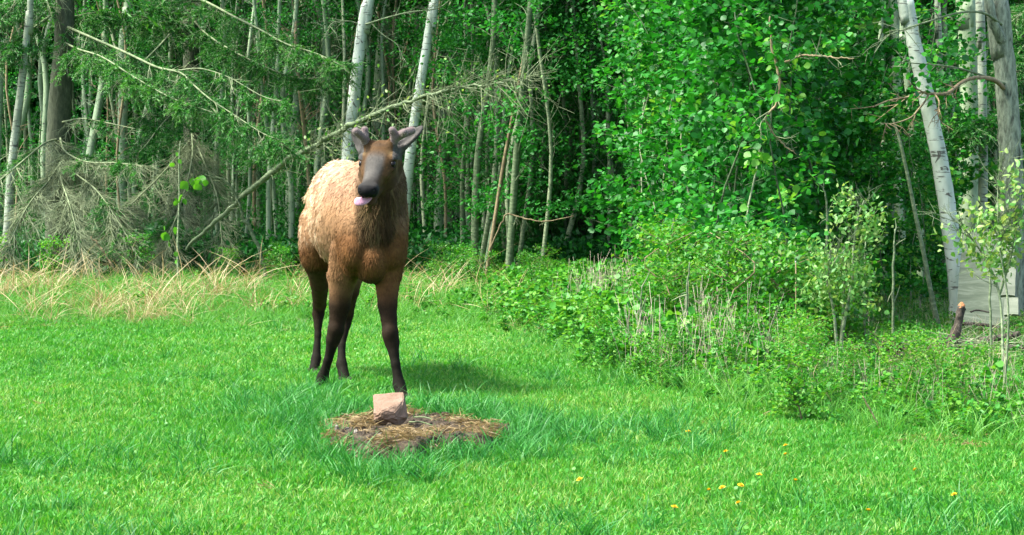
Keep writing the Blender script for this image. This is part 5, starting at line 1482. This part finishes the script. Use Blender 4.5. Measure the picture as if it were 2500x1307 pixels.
# ---------------------------------------------------------------- single broad leaved seedling with pickable leaves
M['bright'] = leaf_mat("bright_leaf", [(0, (.05, .25, .016)), (1, (.12, .36, .03))], .45)
sb = W(436, 690, 26.2); base = np.array([sb[0], sb[1], 0]); root = empty("aspen_seedling", base, "single upright seedling with big bright leaves before the dead spruce twigs", "sapling")
mb = MB(); pa = smooth_path([np.array([sb[0], sb[1], 0])] + [W(*p) for p in ((434, 600, 26.2), (438, 480, 26.2), (437, 400, 26.2), (440, 345, 26.2))], 20); tube(mb, pa, np.linspace(.022, .006, 20), 6, var=.8)
for a, b in (((437, 490, 26.2), (470, 440, 26.1)), ((470, 440, 26.1), (502, 437, 26.1)), ((436, 520, 26.2), (412, 570, 26.1)), ((437, 480, 26.2), (450, 485, 26.1))):
    twigs(mb, [[W(*a), W(*b)]], .006, .004, .7)
link("stem", mb.mesh("stem", M['greystem'], True, base), root)
lm = MB(); leaves(lm, np.zeros((1, 3)), np.array([[0, 0, -1.]]), np.array([[0, -1., .25]]), 1.0, 'round', .5); lm = lm.mesh("leaf", M['bright'])
for px, py, sz_ in ((425, 404, 16), (436, 395, 14), (434, 378, 12), (441, 408, 12), (458, 450, 26), (470, 440, 22), (482, 438, 22), (497, 434, 24), (503, 445, 18), (492, 458, 20), (462, 462, 22), (474, 456, 16),
                    (426, 490, 18), (440, 482, 22), (449, 490, 18), (432, 497, 14), (404, 572, 24), (414, 580, 20), (425, 560, 20), (412, 594, 18), (428, 620, 16), (403, 560, 14), (430, 640, 14)):
    c = W(px, py - 6, 26.1 + RNG.normal(0, .05)) - base; o = link("leaf", lm, root, c)
    o.scale = (sz_ / FPX * 26,) * 3; o.rotation_euler = (RNG.normal(.2, .35), RNG.normal(0, .7), RNG.normal(0, .7))

# ---------------------------------------------------------------- dandelions in the lawn
M['dandelion'] = noise_mat("dandelion_petals", [(0.3, (.60, .34, .008)), (0.7, (.80, .55, .015))], (80, 80, 80))
M['dstem'] = noise_mat("dandelion_stem", [(0.3, (.05, .16, .02)), (0.7, (.10, .24, .04))], (40, 40, 40))
hm = MB()
for ring, (n_, L_, up_) in enumerate(((14, .016, .25), (11, .012, .7), (7, .008, 1.6))):
    th = np.arange(n_) * 6.283 / n_ + ring
    leaves(hm, np.tile([[0, 0, .002 * ring]], (n_, 1)), np.stack([np.cos(th), np.sin(th), np.full(n_, up_)], -1), np.tile([[0, 0, 1.]], (n_, 1)), L_, 'card')
hm = hm.mesh("flower_head", M['dandelion'])
sm = MB(); tube(sm, np.array([[0, 0, 0], [.002, .001, .03], [0, 0, .062]]), [.0022, .002, .002], 5); sm = sm.mesh("stem", M['dstem'])
for px, py in ((1646, 1237), (1731, 1196), (1763, 1190), (1808, 1185), (1803, 1228), (1918, 1110), (1942, 1175), (1772, 1102), (1680, 1052), (1853, 1160), (1415, 1168), (1918, 1088), (2235, 1150), (2330, 1212), (2120, 1250)):
    g = G(px, py, .06); r_ = empty("dandelion", (g[0], g[1], float(ground_h(g[0], g[1]))), "yellow dandelion flower in the mown lawn right of the mound", "flower", "dandelions in the lawn")
    link("stem", sm, r_); h_ = link("flower_head", hm, r_, (0, 0, .062)); h_.rotation_euler = (RNG.normal(-.3, .2), RNG.normal(0, .2), RNG.random() * 6)
